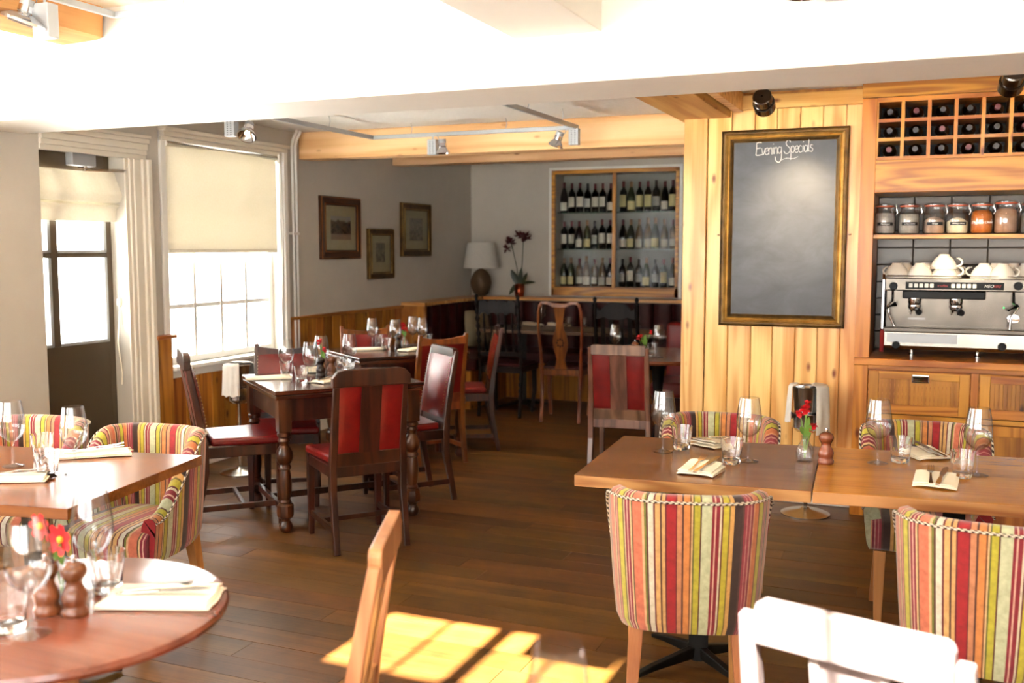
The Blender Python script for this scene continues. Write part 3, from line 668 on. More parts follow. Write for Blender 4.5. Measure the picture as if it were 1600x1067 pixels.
for i, (c, r) in enumerate((((-.10, -.03, .56), .085), ((-.13, -.03, .5), .07), ((.0, -.03, .64), .07), ((.06, -.03, .63), .09), ((.10, -.03, .60), .07))): petals(t, c, r, 11, 'petal_dk', i)
for a, b, w in (((-.02, 0, .12), (-.09, -.02, .3), .07), ((.02, 0, .12), (.09, 0, .27), .045), ((.02, 0, .14), (.20, -.05, .17), .035), ((-.02, -.02, .14), (-.11, -.03, .03), .05), ((0, 0, .12), (.02, .0, .32), .05)): leaf(t, a, b, w, 'leaf_dk', .02)
# blackboard
bb = thing('blackboard', 'large gilt-framed chalkboard headed Evening Specials, on the pine boards', 'blackboard', (-.786, 5.982, 1.04))
w, h = .357, 1.14
def frame_xz(g, w, h, prof):
    """picture frame facing -Y, centre x 0, from z 0 to h; prof = list of (inset, depth)"""
    rings = [[(-w+o, -d, o), (w-o, -d, o), (w-o, -d, h-o), (-w+o, -d, h-o)] for o, d in prof]
    for a, b in zip(rings, rings[1:]): g.add(a+b, [(j, (j+1) % 4, 4+(j+1) % 4, 4+j) for j in range(4)])
    return g
build('frame', frame_xz(G(), w, h, [(0, 0), (0, .03), (.006, .036), (.014, .03), (.02, .03)]), 'gold_dk', bb)
build('frame_moulding', frame_xz(G(), w, h, [(.02, .03), (.026, .036), (.034, .03), (.04, .024), (.048, .03), (.052, .024)]), 'gold', bb)
build('frame_slip', frame_xz(G(), w, h, [(.052, .024), (.06, .02), (.066, .014), (.07, .012)]), 'gold_dk', bb)
build('slate', G().b2(-w+.068, w-.068, -.012, -.002, .068, h-.068), 'board', bb)
# chalk handwriting, stroke by stroke (x right, y up, em = 1)
ST = {'E': [[(.5, .8), (.3, .82), (.1, .78)], [(.1, .78), (.1, .4), (.06, 0)], [(.06, 0), (.3, .0), (.55, .04)], [(.08, .42), (.25, .45), (.42, .46)]], 'v': [[(0, .5), (.18, .0), (.38, .5)]], 'e': [[(.05, .25), (.38, .3), (.3, .5), (.08, .42), (.05, .1), (.25, 0), (.42, .12)]],
      'n': [[(.05, .5), (.05, 0)], [(.05, .35), (.22, .5), (.36, .4), (.37, 0)]], 'i': [[(.1, .5), (.1, 0)], [(.12, .72), (.15, .78)]], 'g': [[(.38, .45), (.15, .5), (.05, .22), (.2, .02), (.38, .2), (.4, .5), (.42, -.3), (.2, -.62), (-.15, -.5), (-.25, -.2)]],
      'S': [[(.42, .68), (.36, .8), (.22, .82), (.1, .68), (.16, .5), (.34, .36), (.4, .18), (.28, .0), (.06, .0), (-.06, .16)]], 'p': [[(.05, .5), (.03, -.5)], [(.05, .35), (.25, .52), (.42, .3), (.28, .02), (.05, .12)]],
      'c': [[(.36, .42), (.15, .5), (.04, .22), (.18, 0), (.4, .08)]], 'a': [[(.36, .42), (.12, .48), (.04, .2), (.18, .0), (.36, .2), (.37, .5), (.4, 0)]], 'l': [[(.1, 1.0), (.08, .3), (.12, 0)]], 's': [[(.34, .45), (.15, .5), (.1, .32), (.32, .2), (.25, 0), (.02, .04)]], ' ': []}
AD = {'E': .75, 'v': .36, 'e': .42, 'n': .42, 'i': .2, 'g': .5, 'S': .68, 'p': .45, 'c': .4, 'a': .45, 'l': .2, 's': .4, ' ': .3}
def smooth_pts(p, k=5):
    if len(p) < 3: return p
    out = []; q = [p[0]]+p+[p[-1]]
    for i in range(1, len(q)-2):
        for j in range(k):
            t = j/k; a, b, c, d = q[i-1], q[i], q[i+1], q[i+2]
            out.append(tuple(.5*((2*b[m])+(-a[m]+c[m])*t+(2*a[m]-5*b[m]+4*c[m]-d[m])*t*t+(-a[m]+3*b[m]-3*c[m]+d[m])*t**3) for m in range(2)))
    return out+[p[-1]]
g = G(); x = 0; word = 'Evening Specials'; tot = sum(AD[c] for c in word); sc = .325/tot
for i, c in enumerate(word):
    for st in ST[c]:
        s3 = sc*1.45 if c in 'ES' else sc*1.25
        pts = [(-.165+x*sc+px*s3*(1.05 if c in 'ES' else .85), -.0128, .995+i*.0008+py*s3*1.25) for px, py in smooth_pts(st)]; g.tube(pts, .0025 if c not in 'E' else .0032, 5)
    x += AD[c]
g.tube([(-.165+p*sc, -.0128, .995+q*sc) for p, q in smooth_pts([(3.0, -.65), (3.6, -.45), (4.4, -.5), (4.9, -.3)])], .0014, 5)
build('chalk_lettering', g, 'chalk', bb, smooth=60)
for x in (-.372, .372): build('turn_button', G().lathe([(0, -.012), (.008, -.008), (.008, 0)], (x, 0, .54), 8, m=None), 'brass_nail', bb)

# ================================================================== BAR DRESSER ON THE RIGHT
YD = 5.85; DX0, DX1 = -.36, 1.25
bd = thing('bar_dresser', 'tall honey pine dresser holding bottle rack, jar shelf and coffee machine', 'dresser', (0, 0, 0))
build('upright', G().b2(DX0, -.283, YD, YD+.55, .0, 2.31), 'cabZ', bd, bevel=.003); build('upright', G().b2(DX1-.08, DX1, YD, YD+.55, 0, 2.31), 'cabZ', bd, bevel=.003)
build('cornice_board', G().b2(DX0-.0, DX1, YD-.02, YD+.02, 2.31, 2.39), 'cabX', bd, bevel=.003)
build('top_board', G().b2(DX0+.003, DX1-.003, YD+.02, YD+.55, 2.355, 2.385), 'cabX', bd)
build('rack_rail', G().b2(-.283, DX1-.08, YD+.002, YD+.25, 2.285, 2.31), 'cabX', bd, bevel=.002)
RW_, RH_ = .1315, .101; rx0, rz0 = -.283, 1.985
ncol = 11
for i in range(ncol+1): x = rx0+i*RW_; build('rack_upright', G().b2(x-.009, x+.009, YD+.004, YD+.3, rz0, rz0+.302), 'cabZ', bd)
for j in range(3): z = rz0+j*RH_; build('rack_shelf', G().b2(rx0, DX1-.08, YD+.006, YD+.3, z-.009, z+.009), 'cabX', bd)
build('rack_back', G().b2(rx0, DX1-.08, YD+.3, YD+.32, 1.97, 2.31), 'black', bd)
build('fascia_board', G().b2(-.283, DX1-.08, YD, YD+.025, 1.80, 1.975), 'cabX', bd, bevel=.003)
build('rack_floor', G().b2(-.283, DX1-.08, YD+.025, YD+.5, 1.80, 1.82), 'cabX', bd)
build('jar_shelf', G().b2(-.283, DX1-.08, YD+.03, YD+.5, 1.55, 1.573), 'cabX', bd, bevel=.002)
for j in range(3):
    for i in range(8):
        p, ds = PB['claret_b' if (i+j) % 3 else 'claret_a']; o = p.put((rx0+(i+.5)*RW_, YD+.33, rz0+j*RH_+.05), 0, 'dark bottle lying in the pine rack, %s row, %s cell from the upright' % (['bottom', 'middle', 'top'][j], ['first', 'second', 'third', 'fourth', 'fifth', 'sixth', 'seventh', 'eighth'][i]), 'bottles in the pine rack', sc=.98)
        o.location = (rx0+(i+.5)*RW_, YD+.297, rz0+j*RH_+.009+.037); o.rotation_euler = (R(90), random.uniform(-1, 1), 0)
# tiled splashback
tw = room('wall_tiled'); tm = mottle('taupe_glazed_tile', '#5c4c3c', '#6c5a48', 4, .22, 0, Specular_IOR_Level=.3); build('grout', G().b2(-.283, 1.17, 6.38, 6.42, .9, 1.8), plain('grout', '#4a4038', .9), tw)
for j in range(9):
    for i in range(8):
        x = -.283+i*.2+(0 if j > 3 else -.1*(j % 2)); a, b = max(x, -.283)+.002, min(x+.2, 1.17)-.002
        if b-a > .02: build('tile', G().b2((a-b)/2, (b-a)/2, -.008, 0, .002, .098), tm, tw, bevel=.003, seg=1, loc=((a+b)/2, 6.38, .9+j*.1))
# worktop and base cabinet
wt = build('worktop', G().b2(DX0, DX1+.02, YD-.05, 6.379, .855, .893), 'cabX', bevel=.004); tag(wt, 'pine worktop under the coffee machine', 'worktop')
bc = thing('base_cabinet', 'honey pine base cabinet with framed drawers and metal cup pulls', 'cabinet', (0, 0, 0)); yb = YD-.03
build('carcass', G().b2(-.282, DX1-.082, yb+.03, 6.37, .08, .853), 'cabX', bc)
build('end_stile', G().b2(DX0, -.285, yb, yb+.03, .0, .853), 'cabZ', bc, bevel=.003)
build('end_panel_side', G().b2(DX0, DX0+.02, yb+.03, 5.845, .0, .853), 'cabZ', bc)
build('rail', G().b2(-.285, DX1, yb, yb+.03, .832, .853), 'cabX', bc); build('rail', G().b2(-.285, DX1, yb, yb+.03, .56, .585), 'cabX', bc, bevel=.002); build('plinth', G().b2(-.285, DX1, yb+.04, yb+.06, 0, .08), 'pine_dk', bc)
def ribbed(x0, x1, z0, z1, y):
    g = G(); n = int((x1-x0)/.02); w = (x1-x0)/n
    for i in range(n): g.b2(x0+i*w+.001, x0+(i+1)*w-.001, y, y+.008, z0, z1)
    return g
for k, (a, b) in enumerate(((-.282, .235), (.275, .79), (.83, 1.17))):
    dr = build('drawer', G().b2(a, b, yb-.004, yb+.018, .588, .828), 'cabX', bc, bevel=.003)
    for p, q in ((a+.005, a+.055), (b-.055, b-.005)): build('drawer_stile', G().b2(p, q, yb-.014, yb-.004, .593, .823), 'cabZ', dr, bevel=.002)
    for p, q in ((.593, .643), (.783, .823)): build('drawer_rail', G().b2(a+.055, b-.055, yb-.014, yb-.004, p, q), 'cabX', dr, bevel=.002)
    build('ribbed_panel', ribbed(a+.056, b-.056, .643, .783, yb-.0105), 'pine_dk', dr, kind='stuff')
    c = (a+b)/2+.01; g = G().b2(c-.045, c+.045, yb-.018, yb-.014, .768, .812).b2(c-.04, c+.04, yb-.032, yb-.018, .792, .808).b2(c-.04, c-.032, yb-.03, yb-.018, .772, .8).b2(c+.032, c+.04, yb-.03, yb-.018, .772, .8).b2(c-.04, c+.04, yb-.032, yb-.028, .775, .8); build('cup_pull', g, 'chrome', dr, bevel=.002)
    if k < 2: build('stile', G().b2(b+.002, b+.038, yb, yb+.03, .08, .83), 'cabZ', bc)
    o = build('cabinet_door', G().b2(a, b, yb-.002, yb+.018, .09, .555), 'cabZ', bc, bevel=.003); build('door_panel', G().b2(a+.06, b-.06, yb-.004, yb-.002, .15, .5), 'pine_dk', o)
    g = G().b2(a, a+.055, yb-.012, yb-.002, .09, .555).b2(b-.055, b, yb-.012, yb-.002, .09, .555).b2(a+.055, b-.055, yb-.012, yb-.002, .09, .145).b2(a+.055, b-.055, yb-.012, yb-.002, .5, .555); build('door_frame', g, 'cabZ', o, bevel=.002)
# clip-top jars on the shelf
def contents_mat(nm, a, b): return mottle(nm, a, b, 25, .9, .5)
jars = [((1382, 'w', .85), '#9c948c', '#cfc8c0', True, 'full of grey-white meringue pieces, beside the upright'), ((1420, 'w', .8), '#a49c8c', '#d2cabb', True, 'of pale shards, second from the upright'), ((1459, 'w', .5), '#a08a7c', '#c9a284', True, 'half full of pinkish lumps, third from the upright'),
        ((1495, 'w', .45), '#d8c8a0', '#efe4c8', True, 'half full of cream lumps, fourth from the upright'), ((1533, 'o', .93), '#a85410', '#c06a1c', False, 'full of orange powder with white lettering'), ((1571, 'p', .93), '#b88a68', '#cda184', False, 'full of pinkish-beige powder, tallest of the row'), ((1612, 'w', .8), '#8c8478', '#b8b0a4', False, 'of pale pieces, last before the frame edge')]
rub = plain('orange_rubber_seal', '#b4502c', .5); jarglass = M['glass']
txtm = plain('label_white', '#e8e6e0', .8); lbm = plain('label_black', '#101010', .6)
def text(name, s, size, mat, parent, loc, rot=(R(90), 0, 0), shear=.3):
    c = bpy.data.curves.new(name, 'FONT'); c.body = s; c.size = size; c.extrude = .0004; c.align_x = 'CENTER'; c.shear = shear; c.materials.append(mat)
    tmp = bpy.data.objects.new(name, c); me = bpy.data.meshes.new_from_object(tmp); bpy.data.objects.remove(tmp)
    o = bpy.data.objects.new(name, me); S.collection.objects.link(o); o.parent = parent; o.location = loc; o.rotation_euler = rot; return o
for i, ((px, kd, fill), ca, cb, lab, ds) in enumerate(jars):
    sc = 1.06 if i == 5 else 1; h = .150*sc; r = .058*sc; p = at(px, 360, y=YD+.12)
    t = thing('storage_jar', 'clip-top glass storage jar '+ds, 'jar', (p.x, YD+.12, 1.5735), 0, 'jars on the pine shelf')
    out = [(0, 0), (r*.9, 0), (r, .012), (r, h*.62), (r*.93, h*.78), (r*.8, h*.87), (r*.8, h)]; inn = [(r*.8-.004, h), (r*.8-.004, h*.87), (r*.93-.004, h*.78), (r-.004, h*.62), (r-.004, .014), (r*.85, .006), (0, .006)]
    build('jar_body', G().lathe(out+inn, seg=24), 'glass', t, smooth=50)
    top = .007+(h-.02)*fill; rc = r-.0055; pr = [(0, .007), (rc*.9, .007), (rc, .016)]+([(rc, min(top, h*.6))] if top < h*.62 else [(rc, h*.61), (rc*.9, min(top, h*.78))])+[(rc*.55, top+(.018 if top < h*.62 else 0)), (0, top+(.025 if top < h*.6 else .002))]
    build('contents', G().lathe(pr, seg=20), contents_mat('jar_contents_%d' % i, ca, cb), t, smooth=50)
    build('seal', G().lathe([(r*.74, h), (r*.86, h), (r*.86, h+.008), (r*.74, h+.008)], seg=24), rub, t, smooth=40)
    build('lid', G().lathe([(0, h+.008), (r*.84, h+.008), (r*.84, h+.014), (r*.6, h+.02), (0, h+.018)], seg=24), 'glass', t, smooth=40)
    for w in ([(r*.84, 0, h*.82), (r*.98, 0, h*.92), (r*.9, 0, h+.01)], [(r*1.0, -.012, h*.7), (r*1.12, -.012, h*.8), (r*.95, -.008, h+.012)], [(-r*.84, 0, h*.9), (-r*.98, 0, h*1.0), (-r*.85, 0, h+.014)]): build('wire_clip', G().tube(w, .002, 6), 'chrome', t, smooth=50)
    if lab:
        gr = []
        for k in range(9): a = R(-90-38+86*k/8); gr.append([((r+.0008)*math.cos(a), (r+.0008)*math.sin(a), .048), ((r+.0008)*math.cos(a), (r+.0008)*math.sin(a), .066)])
        lb = build('label', G().sheet(gr, .0004), lbm, t, smooth=60, fix=False)
        text('label_lettering', ['Meringue', 'Chocolate', 'Fudge', 'White choc'][i], .013, txtm, t, (.004, -r-.0016, .053))
    elif i == 4: text('label_lettering', 'Dessert Choc', .018, txtm, t, (0, -r-.002, .056))
# espresso machine
YM = 5.95; em = thing('espresso_machine', 'stainless steel two-group espresso machine with red side trim, on the worktop', 'coffee machine', (0, YM, .893))
def mp(px, py, y=YM): q = at(px, py, y=y); return q.x, q.z-.893
mx0 = mp(1380, 440)[0]; mx1 = .78
z_t = mp(1480, 435)[1]; z_p = mp(1480, 455)[1]; z_g = mp(1480, 468)[1]; z_d = mp(1480, 513)[1]; z_l = mp(1480, 520)[1]; z_b = mp(1480, 548)[1]
M['machine_steel'] = mottle('machine_steel', '#48433e', '#645d55', 3, .24, 0, Metallic=1); stl = 'machine_steel'
build('body', G().b2(mx0+.02, mx1, .09, .40, z_b, z_t-.004), stl, em, bevel=.004)
build('top_panel', G().b2(mx0+.01, mx1, -.005, .09, z_p, z_t), stl, em, bevel=.005)
build('cup_rail', G().tube([(mx0+.02, .0, z_t+.012), (mx1-.01, 0, z_t+.012), (mx1-.01, .38, z_t+.012), (mx0+.02, .38, z_t+.012)], .004, 8, closed=True), 'chrome', em, smooth=50)
build('splash_plate', G().b2(mx0+.02, mx1, .075, .092, z_d, z_p), stl, em)
build('group_housing', G().b2(mp(1410, 460)[0], mp(1541, 460)[0], .03, .09, z_g, z_p), 'black', em, bevel=.006)
build('drip_tray', G().b2(mx0+.01, mx1, -.03, .09, z_l, z_d), stl, em, bevel=.004)
g = G(); g.prism([(-.03, z_b+.02), (-.03, z_l), (.1, z_l), (.1, z_b), (-.01, z_b)], mx0+.015, mx1, 'X'); build('lower_panel', g, 'steel', em, bevel=.003)
red = plain('red_enamel', '#8c1c1c', .25)
g = G(); g.prism([(-.02, z_l+.01), (.0, z_b-.02), (.3, z_b-.02), (.38, z_l), (.38, z_l+.01)], mx0-.008, mx0+.014, 'X'); build('side_trim', g, red, em, bevel=.004)
g = G(); g.prism([(-.01, z_l+.01), (-.005, z_t-.01), (.02, z_t+.02), (.38, z_t+.02), (.38, z_l+.01)], mx0-.004, mx0+.01, 'X'); build('side_panel', g, 'chrome', em, bevel=.003)
bp0, bp1 = mp(1415, 445)[0], mp(1569, 445)[0]; zc = mp(1480, 446.5)[1]; hb = .020
kp = build('control_panel', G().b2(bp0, bp1, -.008, -.004, zc-hb, zc+hb), 'black', em, bevel=.001)
wb = plain('button_white', '#d8d6d0', .4)
for a, b in ((1419, 1460), (1485, 1527)):
    for i in range(5):
        u = a+(b-a)*(i+.5)/5; x = mp(u, 446)[0]; build('button', G().b2(x-.0095, x+.0095, -.011, -.008, zc-.011, zc+.011), wb, kp, bevel=.002, seg=1)
text('control_panel_lettering', 'NEO', .022, wb, em, (mp(1545, 446)[0], -.0085, zc-.007), shear=.3)
text('control_panel_lettering', 'FIRE', .020, plain('lettering_red', '#b02020', .5), em, (mp(1558, 446)[0], -.0085, zc-.007), shear=.3)
text('control_panel_lettering', 'e·coffee', .016, plain('lettering_red_dark', '#902024', .5), em, (mp(1473, 446)[0], -.0085, zc-.005), shear=0)
for px, py, r in ((1396, 447, .022), (1591, 447, .022), (1400, 538, .021), (1565, 541, .022)):
    x, z = mp(px, py); g = G().lathe([(0, .03), (r*.8, .03), (r, .022), (r, 0)], seg=18, m=Matrix.Translation((x, -.004 if py < 500 else -.02, z)) @ Matrix.Rotation(R(90), 4, 'X')); build('knob', g, 'black', em, smooth=40)
for i, px in enumerate((1429, 1494)):
    x, z = mp(px, 470); g = G().lathe([(.026, .0), (.034, 0), (.034, -.026), (.03, -.034), (.02, -.038), (0, -.038)], (x, .03, z_g+.004), 20); build('group_head', g, 'chrome', em, smooth=40)
    pf = build('portafilter', G().lathe([(.033, -.036), (.035, -.044), (.03, -.06), (.012, -.07), (0, -.07)], (x, .03, z_g+.004), 20), 'chrome', em, smooth=40)
    build('portafilter_handle', G().tube([(x+.01, .0, z_g-.05), (x+.018, -.04, z_g-.058), (x+.025, -.12, z_g-.066), (x+.027, -.135, z_g-.067)], [.008, .013, .017, .012], 12), 'black', pf, smooth=50)
    build('spout', G().tube([(x-.012, .02, z_g-.06), (x-.02, .02, z_g-.085)], .006, 8).tube([(x+.012, .02, z_g-.06), (x+.014, .02, z_g-.085)], .006, 8), 'chrome', pf, smooth=50)
for px, s in ((1394, -1), (1585, 1)):
    x = mp(px, 470)[0]; build('steam_wand', G().tube([(x, .06, z_p), (x, .02, z_p-.06), (x-.02*s*-1, -.01, z_p-.08), (x-.012, .0, z_p-.14), (x+.015*-s, .0, z_p-.2)], .006, 8), 'chrome', em, smooth=50)
    build('steam_wand_grip', G().tube([(x-.03, -.012, z_p-.098), (x+.02, -.0, z_p-.075)], [.008, .014], 10), 'black', em, smooth=50)
x, z = mp(1585, 500); build('badge', G().lathe([(0, .006), (.024, .004), (.026, 0)], seg=20, m=Matrix.Translation((x, .074, z)) @ Matrix.Rotation(R(90), 4, 'X') @ Matrix.Diagonal((1.3, 1, 1, 1))), 'chrome', em, smooth=40)
x, z = mp(1432, 499); build('name_plate', G().b2(x-.045, x+.045, .069, .075, z-.006, z+.006), 'steel_dk', em)
x, z = mp(1464, 535); build('drip_front_panel', G().b2(mx0+.03, mp(1495, 530)[0], -.034, -.028, z_b+.04, z_l-.008), 'silver_grey', em)
x, z = mp(1570, 482); gm = Mt('green_led').set(Base_Color='#10c040', Emission_Color='#20ff60', Emission_Strength=1.5).m; build('indicator_light', G().lathe([(0, .004), (.004, 0)], seg=8, m=Matrix.Translation((x, .074, z)) @ Matrix.Rotation(R(90), 4, 'X')), gm, em)
for x in (mx0+.16, mx1-.12, mx0+.5): build('foot', G().lathe([(.018, 0), (.018, .005), (.013, .01), (.013, z_b+.003)], (x, .12, 0), 14), 'chrome', em, smooth=40)
# cups on the machine
def mk_cup():
    t = thing('coffee_cup', '', 'cup')
    pr = [(0, .0), (.022, 0), (.024, .008), (.04, .022), (.053, .045), (.058, .068), (.055, .068), (.05, .046), (.038, .026), (.02, .012), (0, .012)]
    build('bowl', G().lathe([(r, .068-z) for r, z in pr], seg=24), 'ceramic', t, smooth=60)
    pts = [(.053*1.0+.02*math.sin(a)*1.3, 0, .031+.019*math.cos(a)) for a in [PI*i/8 for i in range(9)]]; build('handle', G().tube(pts, .0048, 8), 'ceramic', t, smooth=60); return t
PC = Proto(mk_cup); zt = .893+z_t
cups = [(1401, .10, 0, -2.4, 'upturned white cup at the left end of the machine top'), (1414, .22, 0, -.3, 'upturned white cup behind the leftmost cup'), (1437, .08, 0, -.25, 'upturned white cup in front, second from the left'), (1447, .22, 0, -.3, 'upturned white cup behind, second from the left'),
        (1476, .1, 0, -.2, 'bright upturned white cup under another, near the middle'), (1474, .11, .05, -.2, 'bright upturned white cup on top of another, near the middle'), (1482, .24, 0, .3, 'upturned white cup behind the stacked pair'),
        (1537, .1, 0, 2.8, 'bright upturned white cup, first of the right-hand cluster'), (1556, .2, 0, 1.0, 'bright upturned white cup behind, in the right-hand cluster'), (1566, .06, 0, -.6, 'bright upturned white cup in front, in the right-hand cluster'),
        (1583, .2, 0, 1.2, 'upturned white cup behind at the right, handle raised'), (1603, .12, 0, .5, 'upturned white cup cut by the right edge of the view')]
for px, dy, dz, rz, lb in cups:
    p = at(px, 430, y=YM+dy); PC.put((p.x, YM+dy, zt+.0005+dz), rz, lb, 'cups on the coffee machine', 1.2)

# ================================================================== LIGHT FITTINGS
def track(name_label, pts, z, hang):
    t = thing('lighting_track', name_label, 'lighting track', (0, 0, z)); 
    for a, b in zip(pts, pts[1:]): build('rail', G().bars([(a[0], a[1], 0), (b[0], b[1], 0)], .022, .028), 'silver_grey', t, bevel=.003)
    for x, y in hang: build('hanger', G().tube([(x, y, .012), (x+.01, y, .05), (x, y, CB-z if y > 4.1 else CF-z)], .0025, 6), 'silver_grey', t)
    return t
track('grey U-shaped lighting track hung below the back room ceiling', [(-3.80, 4.4), (-3.82, 6.5), (-2.22, 6.48), (-2.24, 4.4)], 2.31, [(-3.81, 5.9), (-3.5, 6.5), (-2.75, 6.49), (-2.23, 5.6), (-2.23, 6.2), (-3.81, 4.9)])
track('grey lighting track along the face of the white beam, front left', [(-3.38, 2.3), (-3.38, 3.52), (1.6, 3.52)], 2.53, [(-3.38, 3.2), (-3.0, 3.52), (-1.9, 3.52), (-.3, 3.52)])
hot = Mt('lamp_glow').set(Base_Color='#ffffff', Emission_Color='#ffe2b0', Emission_Strength=12.).m
def lamp_light(loc, target, energy, size=R(50), col=(1, .8, .55), blend=.6):
    l = bpy.data.lights.new('lamp_bulb', 'SPOT'); l.energy = energy; l.spot_size = size; l.spot_blend = blend; l.color = col; l.shadow_soft_size = .03
    o = bpy.data.objects.new('lamp_bulb', l); S.collection.objects.link(o); o.location = loc; o.rotation_euler = (Vector(target)-Vector(loc)).to_track_quat('-Z', 'Y').to_euler(); return o
def dish_spot(label, c, box, aim, top, energy, r=.055, glow=True, k=1):
    """reflector lamp on a wire with its transformer box beside it"""
    c = Vector(c); t = thing('track_spotlight', label, 'spotlight', c, 0, 'reflector spotlights on tracks'); b = Vector(box)-c; a = (Vector(aim)-c).normalized()
    q = a.to_track_quat('-Z', 'Y').to_matrix().to_4x4()
    build('transformer_box', G().box(b, (.07*k, .045*k, .11*k)), 'silver_grey', t, bevel=.003)
    g = G()
    for i in range(8):
        for s in (-1, 1): g.box((b.x+s*.012, b.y-.023, b.z-.045+i*.012), (.008, .002, .004))
    build('vent_slots', g, 'black', t, kind='stuff')
    build('reflector', G().lathe([(.028, .075), (.03, .05), (.026, .045), (r*.75, .03), (r, .012), (r+.003, 0), (r-.004, .0), (r*.7, .02), (.02, .036), (0, .036)], seg=24, m=q), 'chrome', t, smooth=40)
    build('lamp_back', G().lathe([(0, .1), (.026, .1), (.028, .07), (.028, .046), (0, .046)], seg=18, m=q), 'silver_grey', t, smooth=40)
    build('bulb', G().lathe([(0, .034), (.012, .032), (.016, .02), (0, .012)], seg=12, m=q), hot if glow else 'chrome', t, smooth=60)
    tz = top-c.z; build('hanging_wire', G().tube([tuple(q.to_3x3() @ Vector((0, 0, .1))), (b.x*.4, b.y, tz*.7), (b.x*.6, b.y*.8, tz)], .003, 6), 'silver_grey', t, smooth=60)
    build('box_stem', G().tube([(b.x, b.y, b.z+.05), (b.x, b.y, tz+.005)], .008, 8), 'silver_grey', t, smooth=60)
    if energy: lamp_light(c+a*.02, aim, energy, R(70))
p = at(385, 213, x=-3.72); dish_spot('lit dish spotlight with grey box, in front of the sash window', p, (p.x-.09, p.y-.02, p.z+.055), (p.x+.3, p.y-1, .75), 2.30, 25)
p = at(692, 240, y=6.44); dish_spot('dish spotlight with grey box, left of two before the long ceiling timber', p, (p.x-.09, p.y+.02, p.z+.05), (p.x+.1, p.y, .4), 2.30, 18, .05)
p = at(868, 228, y=6.42); dish_spot('dish spotlight turned left with box behind, nearest the pine post', p, (p.x+.12, p.y+.04, p.z+.06), (p.x-.8, p.y+.3, .4), 2.30, 18, .05)
p = at(33, 36, x=-3.46); dish_spot('large dish spotlight with grey slotted box, under the front left joist', p, (-3.38, p.y+.05, p.z+.01), (p.x-.5, p.y-.2, .9), 2.52, 15, .12, True, 1.25)
p = at(1254, -6, y=3.45); dish_spot('white-lit dish spotlight seen only at the top edge of the view', p, (p.x+.1, 3.52, p.z+.05), (p.x, p.y-.1, .6), 2.52, 0, .06)
def drum_spot(label, px, py, y, aim, energy, size=R(55)):
    c = at(px, py, y=y); t = thing('drum_spotlight', label, 'spotlight', c, 0, 'dark steel drum spotlights'); a = (Vector(aim)-c).normalized(); q = a.to_track_quat('-Z', 'Y').to_matrix().to_4x4()
    build('head', G().lathe([(0, .055), (.038, .055), (.043, .05), (.043, .0), (.05, -.002), (.05, -.045), (.046, -.045), (.046, -.03), (0, -.03)], seg=28, m=q), 'steel_dk', t, smooth=40)
    build('bulb', G().lathe([(.044, -.031), (0, -.031)], seg=20, m=q), hot, t)
    build('stem', G().tube([tuple(q.to_3x3() @ Vector((0, 0, .055))), (.0, 0, .09), (0, 0, CB-c.z)], .006, 8), 'steel_dk', t, smooth=60); build('ceiling_rose', G().lathe([(.035, CB-c.z-.02), (.035, CB-c.z)], seg=20), 'steel_dk', t, smooth=40)
    lamp_light(c+a*.05, aim, energy, size, blend=1.); return t
drum_spot('dark steel drum spotlight above the chalkboard', 1193, 160, 4.75, (-.72, 5.98, 1.66), 60, R(36))
drum_spot('dark steel drum spotlight at the right, before the bottle rack', 1581, 127, 4.75, (.16, 6.1, 1.36), 55, R(22))

